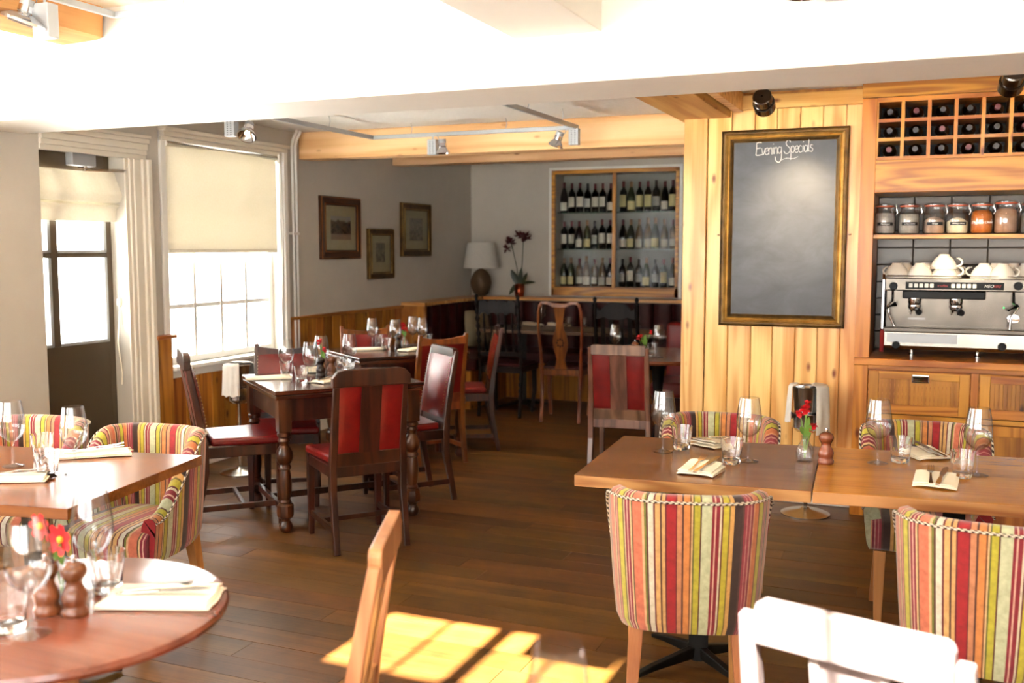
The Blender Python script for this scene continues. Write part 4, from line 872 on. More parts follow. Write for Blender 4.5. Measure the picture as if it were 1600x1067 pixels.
# ================================================================== CHAIRS
def yb(z, rake=.08): return -.19-rake*max(0, (z-.43)/.47)**1.2
def bent_panel(x0, x1, z0, z1, off, th, nz=6, bow=0., puff=0.):
    gr = []
    for i in range(nz+1):
        z = z0+(z1-z0)*i/nz; row = []
        for j in range(7):
            u = j/6; x = x0+(x1-x0)*u; pf = puff*(1-(2*u-1)**4)*(1-(2*i/nz-1)**6)
            row.append((x, yb(z)+off+bow*(x/.2)**2+pf, z))
        gr.append(row)
    return G().sheet(gr, th)
def mk_leather_chair(style, wd, dark=None):
    def mk():
        t = thing('dining_chair', '', 'chair'); H = .9; hw = .182
        top = H-.01 if style in 'A' else (H+.015 if style == 'C' else H-.03 if style != 'D' else H-.022)
        for s in (-1, 1):
            zs = [0, .15, .3, .43, .55, .68, .8, top]; ps = [(s*(hw-.006*(z > .43)), (-.245+.055*min(1, z/.3) if z < .43 else yb(z)), z) for z in zs]
            build('leg', G().bars(ps, [.03, .032, .035, .036, .034, .032, .03, .026], [.03, .034, .04, .042, .036, .032, .028, .024], up=(0, 1, 0)), wd, t, bevel=.004)
            build('leg', G().bars([(s*.185, .185, 0), (s*.185, .185, .3), (s*.185, .185, .43)], [.026, .036, .038], [.026, .036, .038], up=(0, 1, 0)), wd, t, bevel=.004)
            build('seat_rail', G().b2(s*.185-.012, s*.185+.012, -.18, .17, .375, .43), wd, t, bevel=.003)
            build('stretcher', G().b2(s*.185-.009, s*.185+.009, -.21, .175, .10, .13), wd, t, bevel=.003)
        build('seat_rail', G().b2(-.17, .17, .175, .2, .375, .43), wd, t, bevel=.003); build('seat_rail', G().b2(-.17, .17, -.205, -.18, .375, .43), wd, t, bevel=.003)
        build('stretcher', G().b2(-.18, .18, -.01, .01, .105, .13), wd, t, bevel=.003)
        g = G(); g.prism([(-.205, .215), (.205, .215), (.175, -.155), (-.175, -.155)][::-1], .43, .472, 'Z'); build('seat', g, 'leather', t, bevel=.014, seg=3, smooth=50)
        if style in 'AB':
            z0, z1 = .53, .84
            build('lower_rail', bent_panel(-hw+.01, hw-.01, .425, .50, .012, -.026), wd, t, bevel=.003, smooth=30)
            build('splat', bent_panel(-.052, .052, .495, .845, -.004, -.014), wd, t, smooth=30)
            for s in (-1, 1): build('rear_leather_panel', bent_panel(s*.053 if s > 0 else -.165, .165 if s > 0 else -.053, .498, .84, -.0, -.012, puff=-.006), 'leather', t, smooth=50)
            build('back_pad', bent_panel(-.165, .165, .495, .85, .004, .014, puff=.022), 'leather', t, smooth=50)
        elif style == 'C':
            build('lower_rail', bent_panel(-hw+.01, hw-.01, .425, .50, .012, -.026), wd, t, bevel=.003, smooth=30)
            build('rear_leather_panel', bent_panel(-.165, .165, .498, .845, -.0, -.012, puff=-.004), 'leather', t, smooth=50)
            build('back_pad', bent_panel(-.165, .165, .53, .845, .004, .014, puff=.022), 'leather', t, smooth=50)
        if style == 'A':
            g = G(); z0, z1 = .84, .905; r = .015; x = hw-.012
            poly = [(-x, z0), (x, z0), (x, z1-r), (x-r*.3, z1-r*.3), (x-r, z1), (-x+r, z1), (-x+r*.3, z1-r*.3), (-x, z1-r)]; g.prism([(p, q) for p, q in poly], yb(.87)-.016, yb(.87)+.016, 'Y'); build('crest_rail', g, wd, t, bevel=.003)
        if style == 'B':
            g = G(); x = hw+.018; poly = [(-x, .83), (x, .83), (x, .875), (x-.025, .905), (x-.06, .915), (-x+.06, .915), (-x+.025, .905), (-x, .875)]; g.prism(poly, yb(.87)-.016, yb(.87)+.018, 'Y'); build('crest_rail', g, wd, t, bevel=.004)
        if style == 'C':
            n = 10; up = [(-hw+.01+2*(hw-.01)*i/n, .90-.022*math.sin(PI*i/n)) for i in range(n+1)]; lo = [(-hw+.01+2*(hw-.01)*i/n, .84+.0*math.sin(PI*i/n)) for i in range(n, -1, -1)]
            g = G().prism(up+lo, yb(.87)-.014, yb(.87)+.014, 'Y'); build('crest_rail', g, wd, t, bevel=.003)
        if style in 'ABC':
            g = G()
            for s in (-1, 1):
                for i in range(17): z = .54+.3*i/16; g.lathe([(.0042, 0), (.0025, .003), (0, .0035)], seg=5, m=Matrix.Translation((s*.168, yb(z)+.03, z)) @ Matrix.Rotation(R(90)*s, 4, 'Y'))
            build('nail_trim', g, 'brass_nail', t, kind='stuff')
        if style == 'D':
            g = G(); x = hw-.022; poly = [(-x, .83), (x, .83), (x, .892), (x-.004, .902), (x-.014, .907), (-x+.014, .907), (-x+.004, .902), (-x, .892)]; g.prism(poly, yb(.87)-.014, yb(.87)+.014, 'Y'); build('crest_rail', g, wd, t, bevel=.004)
            build('lower_rail', bent_panel(-hw+.01, hw-.01, .50, .545, .012, -.024), wd, t, bevel=.003)
            build('splat', bent_panel(-.05, .05, .54, .835, .006, -.012), wd, t, smooth=30)
            for s in (-1, 1): build('splat_strip', bent_panel(s*.05 if s > 0 else -.066, .066 if s > 0 else -.05, .54, .835, .010, -.02), wd, t, smooth=30)
        return t
    return mk
PA = Proto(mk_leather_chair('A', 'oakgrey')); PA2 = Proto(mk_leather_chair('A', 'oakdk')); PBc = Proto(mk_leather_chair('B', 'oakdk')); PCc = Proto(mk_leather_chair('C', 'oakmid')); PCd = Proto(mk_leather_chair('C', 'oakdk'))
PD1 = Proto(mk_leather_chair('D', 'oaklt')); PD2 = Proto(mk_leather_chair('D', wood('limed_wood', '#5c504c', '#746864', 'Z', rings=4, sc=1.4, rough=.22, var=.05, coat=.8)))
def chair(p, px, py, th, label, group=None, z=.9, adj=(0, 0), sc=1):
    q = at(px, py, z=z); a = R(th); f = Vector((-math.sin(a), math.cos(a), 0)); o = q+f*.26
    return p.put((o.x+adj[0], o.y+adj[1], 0), a, label, group, sc)
g1 = 'chairs round the dark oak table'; g2 = 'chairs round the second dark table'
chair(PBc, 580, 580, 50, 'dark oak chair with two red back panels, backing onto us at the oak table', g1)
chair(PBc, 290, 549, -44, 'dark oak chair seen side-on with glare on its seat, left of the oak table', g1, z=.945, sc=1.04)
chair(PA2, 693, 542, 140, 'dark oak chair showing its shiny red padded front, right of the oak table', g1)
chair(PCd, 447, 540, 212, 'dark chair with red padded back facing us, under the sash window', g1)
chair(PCc, 692, 525, 55, 'orange-brown eared oak chair with curved crest, back to us at the second table', g2)
chair(PCd, 779, 506, 118, 'dark chair with tall curved red back, at the right end of the second table', g2, z=.93)
chair(PCc, 571, 512, 222, 'brown oak chair with low red back facing us, beside the wall wainscot', g2)
chair(PA, 966, 540, 6, 'worn oak chair with two bright red back panels, alone by the pine post', None)
chair(PD1, 600, 830, 112, 'golden oak chair seen edge-on, close to us beside the round table', None)
chair(PD2, 1330, 972, -16, 'sunlit pale wooden chair back closest to us at the bottom right', None)
# three tall antique chairs at the long back table
def tall_base(t, wd, seatmat='leather_dk'):
    for s in (-1, 1): build('leg', G().bars([(s*.17, .18, 0), (s*.19, .2, .2), (s*.19, .19, .44)], [.028, .034, .04], [.028, .034, .04], up=(0, 1, 0)), wd, t, bevel=.006, seg=3)
    g = G().prism([(-.225, .22), (.225, .22), (.19, -.2), (-.19, -.2)][::-1], .40, .455, 'Z'); build('seat_frame', g, wd, t, bevel=.006)
    build('seat', G().prism([(-.2, .2), (.2, .2), (.17, -.17), (-.17, -.17)][::-1], .45, .48, 'Z'), seatmat, t, bevel=.012, seg=3)
t = thing('antique_chair', 'tall brown chair with yoke crest and pierced vase splat, at the back table', 'chair', group='tall antique chairs at the back'); wd = 'oakmid'; tall_base(t, wd)
def hy(z): return -.19-.10*max(0, (z-.44)/.6)
for s in (-1, 1): build('leg', G().tube([(s*.165, -.25, 0), (s*.165, -.2, .25), (s*.17, -.19, .44), (s*.175, hy(.6), .6), (s*.19, hy(.8), .8), (s*.185, hy(.96), .96), (s*.165, hy(1.02), 1.02)], [.014, .017, .018, .013, .013, .013, .013], 8), wd, t, smooth=60)
build('crest_rail', G().bars([(-.175, hy(1.01), 1.005), (-.15, hy(1.04), 1.035), (-.1, hy(1.04), 1.035), (-.06, hy(1.02), 1.015), (0, hy(1.02), 1.01), (.06, hy(1.02), 1.015), (.1, hy(1.04), 1.035), (.15, hy(1.04), 1.035), (.175, hy(1.01), 1.005)], .022, [.028, .03, .032, .036, .04, .036, .032, .03, .028], up=(0, 0, 1)), wd, t, bevel=.005)
half = [(.045, 1.02), (.05, .98), (.04, .93), (.03, .87), (.035, .82), (.055, .76), (.065, .70), (.062, .64), (.045, .59), (.035, .55), (.045, .51), (.055, .46)]
def splat_strip(pts, hole=False):
    g = G(); n = len(pts)
    gl = [[(-w, hy(z)-.0, z), (0, hy(z), z), (w, hy(z), z)] for w, z in pts]; g.sheet(gl, .012); return g
build('splat', splat_strip(half), wd, t, smooth=40)
g = G()
for i in range(8): a = 2*PI*i/8; z = .69+.032*math.cos(a); g.box((.028*math.sin(a), hy(z)-.008, z), (.012, .022, .016))
build('pierced_rosette', g, 'gap', t)
p = at(869, 660, z=0); t.location = (p.x, p.y+.24, 0); t.rotation_euler = (0, 0, R(8))
t = thing('antique_chair', 'black chair with barley-twist posts and arcaded crest, at the back table', 'chair', group='tall antique chairs at the back'); wd = 'black_oak'
M['black_oak'] = wood('black_oak', '#0e0908', '#1c1412', 'Z', rings=4, sc=1.5, rough=.4, var=.1, spec=.12); tall_base(t, wd)
for s in (-1, 1):
    pts = []; rs = []
    for i in range(60): z = .01+1.05*i/59; pts.append((s*.19, hy(z) if z > .44 else -.19-.05*(1-z/.44), z)); rs.append(.017+(.006*math.sin(i*1.7) if z > .5 else (.004*math.sin(i*2) if .1 < z < .36 else 0)))
    build('leg', G().tube(pts, rs, 8), wd, t, smooth=60); build('finial', G().lathe([(0, 1.1), (.014, 1.09), (.019, 1.075), (.012, 1.06), (.016, 1.05), (0, 1.05)], (s*.19, hy(1.05), 0), 10), wd, t, smooth=60)
n = 12; cr = [(-.17+.34*i/n, 1.03+.022*abs(math.sin(i*PI/3))) for i in range(n+1)]+[(.17-.34*i/n, .91+.03*abs(math.sin(i*PI/3))) for i in range(n+1)]
build('crest_rail', G().prism(cr, hy(.97)-.014, hy(.97)+.014, 'Y'), wd, t, bevel=.003)
for i in range(5): x = -.13+.065*i; build('baluster', G().tube([(x, hy(z), z) for z in (.58, .66, .74, .82, .93)], [.007, .013, .007, .013, .007], 8), wd, t, smooth=60)
build('lower_rail', G().b2(-.18, .18, hy(.57)-.012, hy(.57)+.012, .55, .59), wd, t, bevel=.003)
p = at(806, 655, z=0); t.location = (p.x-.17, p.y+.22, 0); t.rotation_euler = (0, 0, R(4)); 
t = thing('antique_chair', 'black chair with broad carved crest over flat slats, at the back table', 'chair', group='tall antique chairs at the back'); tall_base(t, wd)
for s in (-1, 1):
    build('leg', G().tube([(s*.185, -.25, 0), (s*.185, -.19, .44), (s*.185, hy(.8), .8), (s*.185, hy(1.02), 1.02)], .018, 8), wd, t, smooth=60); build('finial', G().lathe([(0, 1.08), (.016, 1.065), (.018, 1.05), (.01, 1.03), (.014, 1.015), (0, 1.015)], (s*.185, hy(1.03), 0), 10), wd, t, smooth=60)
cr = [(-.17, .99), (-.14, .96), (-.1, 1.0), (-.05, 1.03), (.05, 1.03), (.1, 1.0), (.14, .96), (.17, .99), (.17, .88), (.1, .90), (.06, .88), (-.06, .88), (-.1, .90), (-.17, .88)]
build('crest_rail', G().prism(cr, hy(.95)-.012, hy(.95)+.012, 'Y'), wd, t, bevel=.003)
for x in (-.12, -.045, .045, .12): build('slat', G().bars([(x, hy(.57), .57), (x, hy(.9), .9)], .04, .012, up=(0, 1, 0)), wd, t, bevel=.002)
build('lower_rail', G().b2(-.17, .17, hy(.57)-.012, hy(.57)+.012, .55, .59), wd, t, bevel=.003)
p = at(962, 655, z=0); t.location = (p.x, p.y+.2, 0); t.rotation_euler = (0, 0, R(3))
# striped tub chairs
def tub_path(n=46):
    """outer plan of the shell, from the front of the left arm round the back to the right arm"""
    a, b, yf, ex = .248, .24, .16, 2.9; pts = []
    m = 8
    for i in range(m): pts.append((-a-.02*(i/m)*0, yf-(yf-(-.03))*i/m))
    for i in range(n+1):
        t = PI-PI*0+PI*i/n; c, s = math.cos(t), math.sin(t)
        pts.append((a*(abs(c)**(2/ex))*(1 if c > 0 else -1), -.03-b*(abs(s)**(2/ex))))
    for i in range(1, m+1): pts.append((a, -.03+(yf+.03)*i/m))
    return pts
def mk_tub():
    t = thing('tub_chair', '', 'armchair'); P = tub_path(); L = [0]
    for p, q in zip(P, P[1:]): L.append(L[-1]+math.dist(p, q))
    tot = L[-1]; th = .06; v = G(); rings = []; us = []; cord = []
    def norm(i):
        a, b = P[max(i-1, 0)], P[min(i+1, len(P)-1)]; d = Vector((b[0]-a[0], b[1]-a[1], 0)).normalized(); return Vector((-d.y, d.x, 0))   # inward
    for i, (x, y) in enumerate(P):
        k = max(0., min(1., (y+.16)/.30)); k = k*k*(3-2*k); zt = .775*(1-k)+.50*k; zb = .335+.035*max(0, (-y)/.27)+.03*(1-(x/.255)**2)*0
        nn = norm(i); fr = 1 if y > .1 else 0
        def pt(ins, z):
            tp = (z-.36)/.42; sh = .86+.14*max(0, min(1, tp))**.7     # narrower at the bottom
            q = Vector((x*sh, (y+.0)*(.93+.07*min(1, max(0, tp))) if y < 0 else y, z))+nn*ins; return tuple(q)
        ring = [pt(.01, zb), pt(0, zb+.03), pt(0, zb+.12), pt(0, (zb+zt)/2+.02), pt(0, zt-.03), pt(.001, zt-.008), pt(.012, zt+.006), pt(.032, zt+.012), pt(.052, zt+.002), pt(th, zt-.018), pt(th+.004, (zb+zt)/2+.03), pt(th+.012, zb+.06)]
        cord.append(pt(-.003, zt-.006)); rings.append(ring); us += [L[i]-tot/2]*len(ring); v.v.extend(ring)
    n = len(rings[0])
    for i in range(len(rings)-1):
        for j in range(n): v.f.append((i*n+j, i*n+(j+1) % n, (i+1)*n+(j+1) % n, (i+1)*n+j))
    v.f.append(tuple(range(n))[::-1]); e = (len(rings)-1)*n; v.f.append(tuple(e+j for j in range(n)))
    build('shell', v, 'stripe', t, smooth=55, uv=lambda co, i: (us[i]+.27, co.z))
    g = G().tube(cord, .0042, 8); cl = []
    for c_i in range(len(cord)): cl += [L[c_i]]*8
    build('braided_piping', g, 'braid', t, smooth=60, uv=lambda co, i: (cl[i], (i % 8)/8), kind=None)
    # seat: rounded front, dropped cushion
    g = G(); xs = [-.185+.37*i/14 for i in range(15)]; gr = []
    prof = [(-.2, .46), (-.1, .468), (.05, .47), (.16, .468), (.205, .458), (.225, .44), (.23, .41), (.225, .36), (.21, .345), (.1, .345), (-.15, .385)]
    for y, z in prof: gr.append([(x*(1.08 if y > .1 else 1.), y-(.05*(x/.2)**2 if y > .12 else 0), z-(.006*(abs(x)/.185)**6)) for x in xs])
    g.sheet(gr); 
    for side in (0, 14):
        idx = [r*15+side for r in range(len(prof))]; g.f.append(tuple(idx))
    build('seat', g, 'stripe', t, smooth=60, uv=lambda co, i: (co.x*1.0+.27, co.y))
    for sx in (-1, 1):
        build('leg', G().bars([(sx*.165, .15, .0), (sx*.165, .15, .335)], [.026, .045], [.026, .045], up=(0, 1, 0)), 'beech', t, bevel=.003)
        build('leg', G().bars([(sx*.175, -.235, .0), (sx*.16, -.19, .2), (sx*.15, -.165, .37)], [.026, .036, .045], [.026, .04, .05], up=(0, 1, 0)), 'beech', t, bevel=.003)
    return t
PT = Proto(mk_tub); gt = 'striped tub armchairs'
def tub(x, y, th, label): return PT.put((x, y, 0), R(th), label, gt)
def tubpx(px, py, th, label, z=.77):      # px, py = top of the back at its outer centre
    q = at(px, py, z=z); a = R(th); f = Vector((-math.sin(a), math.cos(a), 0)); o = q+f*.27; return tub(o.x, o.y, th, label)
tubpx(1078, 786, 14, 'striped tub armchair, its full back to us, at the walnut half of the near table')
tubpx(1541, 832, -6, 'striped tub armchair with its back to us, cut by the right edge of the view')
tubpx(1130, 648, 186, 'striped tub armchair facing us behind the table, in front of the pine boards')
tubpx(1441, 661, 184, 'striped tub armchair facing us behind the table, in front of the drawers')
tubpx(268, 666, 186, 'striped tub armchair showing seat and arm, right of two at the left table')
tubpx(88, 652, 190, 'striped tub armchair beside the dark door, left of two at the left table')

# ================================================================== TABLES
def quad_top(t, corners, z0, z1, mat, bevel=.004, name='table_top'):
    return build(name, G().prism(corners, z0, z1, 'Z'), mat, t, bevel=bevel)
def iron_pedestal(t, x, y, h=.69):
    build('pedestal', G().tube([(x, y, .02), (x, y, h)], .035, 16), 'iron', t, smooth=50)
    g = G()
    for k in range(4): a = R(45+90*k); g.bars([(x, y, .05), (x+.2*math.cos(a), y+.2*math.sin(a), .025), (x+.27*math.cos(a), y+.27*math.sin(a), .010)], .028, [.045, .022, .014])
    build('pedestal_feet', g, 'iron', t, bevel=.004); build('top_plate', G().box((x, y, h-.005), (.36, .36, .01)), 'iron', t)
# near table: two tops butted together
A0 = Vector((-1.057, 3.076)); ra = R(5.5); ux = Vector((math.cos(ra), math.sin(ra))); uy = Vector((-math.sin(ra*.6), math.cos(ra*.6)))
for k, (L0, L1, mt, lb) in enumerate(((0, .753, 'tbl', 'walnut-brown table top, left half of the near dining table by the pine wall'), (.757, 1.66, 'tbl2', 'table with golden glow painted in, right half of the near dining table before the drawers'))):
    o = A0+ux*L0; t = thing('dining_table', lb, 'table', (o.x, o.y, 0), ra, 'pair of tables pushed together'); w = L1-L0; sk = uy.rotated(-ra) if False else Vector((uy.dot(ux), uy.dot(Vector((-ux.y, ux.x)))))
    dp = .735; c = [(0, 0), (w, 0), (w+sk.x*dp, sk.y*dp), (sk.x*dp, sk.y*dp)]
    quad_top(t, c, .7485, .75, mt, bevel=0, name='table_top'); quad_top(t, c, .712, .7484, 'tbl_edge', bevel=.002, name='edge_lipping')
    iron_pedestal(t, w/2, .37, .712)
# left table
r2 = R(10.6); t = thing('dining_table', 'brown wooden table with pointed front corner, set for guests at the left', 'table', (-2.266, 2.106, 0), r2)
quad_top(t, [(-1.55, 0), (0, 0), (0, .76), (-1.55, .76)], .7485, .75, 'tbl', bevel=0); quad_top(t, [(-1.55, 0), (0, 0), (0, .76), (-1.55, .76)], .716, .7484, 'tbl', bevel=.002, name='edge_lipping'); iron_pedestal(t, -.42, .38, .716); iron_pedestal(t, -1.2, .38, .716)
# round table
t = thing('round_table', 'round mahogany-coloured table in the bottom left foreground', 'table', (-1.662, 1.50, 0)); rt = .352
build('table_top', G().lathe([(0, .722), (rt-.02, .722), (rt-.004, .727), (rt, .736), (rt-.003, .746), (rt-.012, .75), (0, .75)], seg=72), 'tblround', t, smooth=40)
build('pedestal', G().lathe([(.05, .03), (.045, .1), (.03, .2), (.035, .5), (.05, .68), (.09, .722)], seg=20), 'oaklt', t, smooth=50)
for k in range(3): a = R(30+120*k); build('pedestal_foot', G().bars([(0, 0, .09), (.15*math.cos(a), .15*math.sin(a), .06), (.26*math.cos(a), .26*math.sin(a), .015)], .05, [.06, .04, .03]), 'oaklt', t, bevel=.006)
# table under the nearest glass, below the frame
t = thing('round_table', 'round table just below the view, under the nearest wine glass', 'table', (-.42, .92, 0)); rt = .3
build('table_top', G().lathe([(0, .722), (rt-.01, .722), (rt, .736), (rt-.01, .75), (0, .75)], seg=48), 'tblround', t, smooth=40)
build('pedestal', G().lathe([(.16, .0), (.16, .02), (.04, .05), (.03, .4), (.05, .68), (.09, .722)], seg=20), 'iron', t, smooth=50)
# dark oak tables with turned legs
def mk_oak_table(a_, b_, label):
    t = thing('oak_table', label, 'table')
    build('table_top', G().b2(0, a_, 0, b_, .738, .76), 'oakdkX', t, bevel=.004); build('draw_leaf', G().b2(.004, a_-.004, .004, b_-.004, .712, .736), 'oakdkX', t, bevel=.004)
    i0 = .055
    build('apron', G().b2(i0, a_-i0, i0-.012, i0+.012, .59, .712), 'oakdk', t, bevel=.003); build('apron', G().b2(i0, a_-i0, b_-i0-.012, b_-i0+.012, .59, .712), 'oakdk', t, bevel=.003)
    build('apron', G().b2(i0-.012, i0+.012, i0, b_-i0, .59, .712), 'oakdk', t, bevel=.003); build('apron', G().b2(a_-i0-.012, a_-i0+.012, i0, b_-i0, .59, .712), 'oakdk', t, bevel=.003)
    for x in (i0, a_-i0):
        for y in (i0, b_-i0):
            g = G().b2(x-.034, x+.034, y-.034, y+.034, .54, .712)
            g.lathe([(.028, .54), (.036, .53), (.036, .515), (.026, .505), (.034, .49), (.026, .48), (.024, .465), (.034, .45), (.044, .425), (.045, .4), (.036, .375), (.027, .365), (.035, .352), (.035, .342), (.027, .335), (.032, .31), (.036, .26), (.034, .22), (.026, .175), (.032, .165), (.03, .155)], (x, y, 0), 18)
            g.lathe([(.034, .155), (.044, .145), (.046, .12), (.046, .1), (.044, .085), (.034, .075)], (x, y, 0), 8)
            g.lathe([(.026, .076), (.024, .06), (.034, .045), (.038, .028), (.034, .01), (.024, 0)], (x, y, 0), 16)
            build('leg', g, 'oakleg', t, smooth=35)
    for x in (i0, a_-i0): build('stretcher', G().b2(x-.013, x+.013, i0+.03, b_-i0-.03, .1, .135), 'oakdk', t, bevel=.003)
    build('stretcher', G().b2(i0, a_-i0, b_/2-.013, b_/2+.013, .1, .135), 'oakdk', t, bevel=.003); return t
t = mk_oak_table(.83, .78, 'dark oak draw-leaf table with bulbous turned legs, before the sash window'); t.location = (-3.086, 4.232, 0); t.rotation_euler = (0, 0, R(50))
t = mk_oak_table(.84, .76, 'second dark oak table with turned legs, further back along the wainscot'); t.location = (-3.50, 5.74, 0); t.rotation_euler = (0, 0, R(53))
t = thing('long_table', 'long table laid in front of the back banquette', 'table', (-3.85, 8.38, 0)); build('table_top', G().b2(0, 2.3, 0, .6, .72, .75), wood('dull_table_top', '#4c3524', '#6a4c34', 'X', rings=4, rough=.3), t, bevel=.004)
for x in (.35, 1.95): iron_pedestal(t, x, .3, .72)
t = thing('round_table', 'round wooden table behind the worn oak chair, half hidden by the pine post', 'table', (-1.74, 6.88, 0)); build('table_top', G().lathe([(0, .722), (.48, .722), (.49, .736), (.48, .75), (0, .75)], seg=48), 'tblround', t, smooth=40)
build('pedestal', G().lathe([(.05, .03), (.045, .1), (.03, .2), (.035, .5), (.05, .68), (.09, .722)], seg=20), 'iron', t, smooth=50)
build('pedestal_base', G().lathe([(.24, 0), (.24, .015), (.05, .035)], seg=24), 'iron', t)
t = thing('booth_bench', 'red leather booth bench behind the round table, against the right side', 'bench', (-1.45, 7.9, 0)); build('seat_cushion', G().b2(-.5, .5, -.45, .02, .35, .47), 'leather', t, bevel=.03, seg=3); build('backrest', G().b2(-.5, .5, .03, .14, .35, .90), 'leather', t, bevel=.045, seg=4); build('plinth', G().b2(-.49, .49, -.42, .12, 0, .35), 'leather_dk', t)
t = thing('cushion', 'beige cushion leaning in the banquette corner behind the red chair', 'cushion'); g = G(); gr = []
for i in range(11):
    u = -1+2*i/10; gr.append([(.19*u*(1-.06*v*v), -.055*max(0, (1-u**4)*(1-v**4))**.5, .19*v*(1-.06*u*u)) for v in [-1+2*j/10 for j in range(11)]])
g.sheet(gr); gr2 = [[(p[0], -p[1], p[2]) for p in r] for r in gr]; g.sheet([r[::-1] for r in gr2]); build('cushion_cover', g, plain('beige_cushion', '#8c8068', .9), t, smooth=80)
t.location = (-4.27, 9.32, .67); t.rotation_euler = (R(-8), R(4), R(75))

# ================================================================== TABLEWARE
def mk_wine():
    t = thing('wine_glass', '', 'glass')
    out = [(0, 0), (.035, 0), (.0355, .0015), (.02, .004), (.006, .009), (.0038, .02), (.0036, .07), (.006, .082), (.02, .092), (.034, .105), (.0425, .125), (.0445, .142), (.043, .165), (.0385, .195), (.0335, .225)]
    inn = [(.0325, .2255), (.0375, .195), (.042, .165), (.0434, .142), (.0414, .126), (.033, .107), (.019, .095), (.006, .087), (0, .085)]
    build('glass_body', G().lathe(out+inn, seg=40), 'glass', t, smooth=50); return t
def mk_tumbler():
    t = thing('tumbler', '', 'glass'); seg = 36; g = G()
    prof = [(0, 0), (.028, 0), (.0305, .003), (.032, .018), (.0345, .045), (.0352, .05), (.0395, .088), (.0385, .0885), (.034, .05), (.030, .022), (.0285, .016), (0, .014)]
    g.lathe(prof, seg=seg); out = []
    for i, (x, y, z) in enumerate(g.v):
        r = math.hypot(x, y)
        if .002 < z < .047 and r > .0300:
            a = math.atan2(y, x); k = 9; am = ((a+PI/k) % (2*PI/k))-PI/k; s = math.cos(PI/k)/math.cos(am); s = .5+.5*s; x, y = x*s, y*s
        out.append((x, y, z))
    g.v = out; build('glass_body', g, 'glass_thick', t, smooth=35); return t
PW = Proto(mk_wine); PTm = Proto(mk_tumbler)
def wine(px, py, z, label, group, sc=1): p = at(px, py, z=z); return PW.put((p.x, p.y, z+.0008), 0, label, group, sc)
def tumb(px, py, z, label, group, sc=1): p = at(px, py, z=z); return PTm.put((p.x, p.y, z+.0008), random.uniform(0, 1), label, group, sc)
GN = 'glasses on the near table'
wine(1036, 705, .75, 'wine glass at the far left of the near dining table', GN); wine(1169, 720, .75, 'wine glass behind a tumbler, left of the flower bottle', GN)
wine(1371, 724, .75, 'wine glass on the golden half of the near table, right of the mill', GN); wine(1526, 743, .75, 'wine glass at the right edge of the view on the near table', GN)
tumb(1065, 702, .75, 'tumbler beside the leftmost wine glass of the near table', GN); tumb(1143, 724, .75, 'tumbler before the napkins on the walnut half of the near table', GN)
tumb(1406, 722, .75, 'tumbler between wine glass and rear napkin on the golden table half', GN); tumb(1503, 746, .75, 'tumbler right of the front napkin on the golden table half', GN)
GL = 'glasses on the left table'; wine(21, 728, .75, 'wine glass at the left edge of the view on the left table', GL); wine(118, 740, .75, 'wine glass nearest the long napkin on the left table', GL)
tumb(67, 716, .75, 'tumbler standing behind another on the left table', GL); tumb(75, 745, .75, 'tumbler standing in front of another on the left table', GL)
GR = 'glasses on the round table'; wine(50, 992, .75, 'largest blurred wine glass, front left on the round table', GR); wine(148, 925, .75, 'wine glass behind the tumbler on the round table', GR)
tumb(168, 923, .75, 'tumbler between the mill and the napkin on the round table', GR); tumb(14, 985, .75, 'blurred tumbler cut by the left edge, on the round table', GR)
wine(872, 1262, .75, 'wine glass of which only the rim shows at the bottom edge', 'nearest glass')
GO = 'glasses on the oak table'; Z2 = .76
wine(448, 592, Z2, 'wine glass nearest the window on the oak table', GO); wine(486, 598, Z2, 'wine glass in front of the flowers on the oak table', GO); wine(503, 584, Z2, 'tallest-looking wine glass behind the mills on the oak table', GO); wine(547, 580, Z2, 'rightmost wine glass on the oak table', GO)
tumb(448, 589, Z2, 'tumbler behind the front tumbler, left side of the oak table', GO); tumb(471, 597, Z2, 'front tumbler beside the long napkin on the oak table', GO); tumb(535, 581, Z2, 'tumbler right of the mills on the oak table', GO); tumb(545, 585, Z2, 'tumbler under the rightmost wine glass of the oak table', GO)
GB = 'glasses on the second oak table'
wine(582, 545, Z2, 'leftmost wine glass on the second oak table', GB); wine(618, 548, Z2, 'wine glass left of the red flower on the second oak table', GB); wine(645, 541, Z2, 'wine glass right of the red flower on the second oak table', GB); wine(660, 544, Z2, 'rightmost wine glass on the second oak table', GB)
tumb(592, 542, Z2, 'tumbler behind, left side of the second oak table', GB); tumb(603, 547, Z2, 'tumbler in front, left side of the second oak table', GB); tumb(668, 541, Z2, 'tumbler at the right of the second oak table', GB)
GF = 'glasses on the long back table'
wine(846, 511, .75, 'wine glass seen through the splat-backed chair, long back table', GF); wine(1006, 500, .75, 'wine glass right of the carved black chair, long back table', GF)
for px, d in ((809, 'left of the yoke-backed chair'), (888, 'right of the yoke-backed chair'), (912, 'left of the carved black chair'), (995, 'beside the far right wine glass')): tumb(px, 510, .75, 'tumbler on the long back table, '+d, GF)
GQ = 'glasses on the small round table'; wine(961, 556, .75, 'wine glass above the worn oak chair, on the half hidden round table', GQ, .98); wine(1029, 558, .75, 'wine glass next to the pine post, on the half hidden round table', GQ, .98); tumb(1019, 556, .75, 'tumbler next to the pine post, on the half hidden round table', GQ)
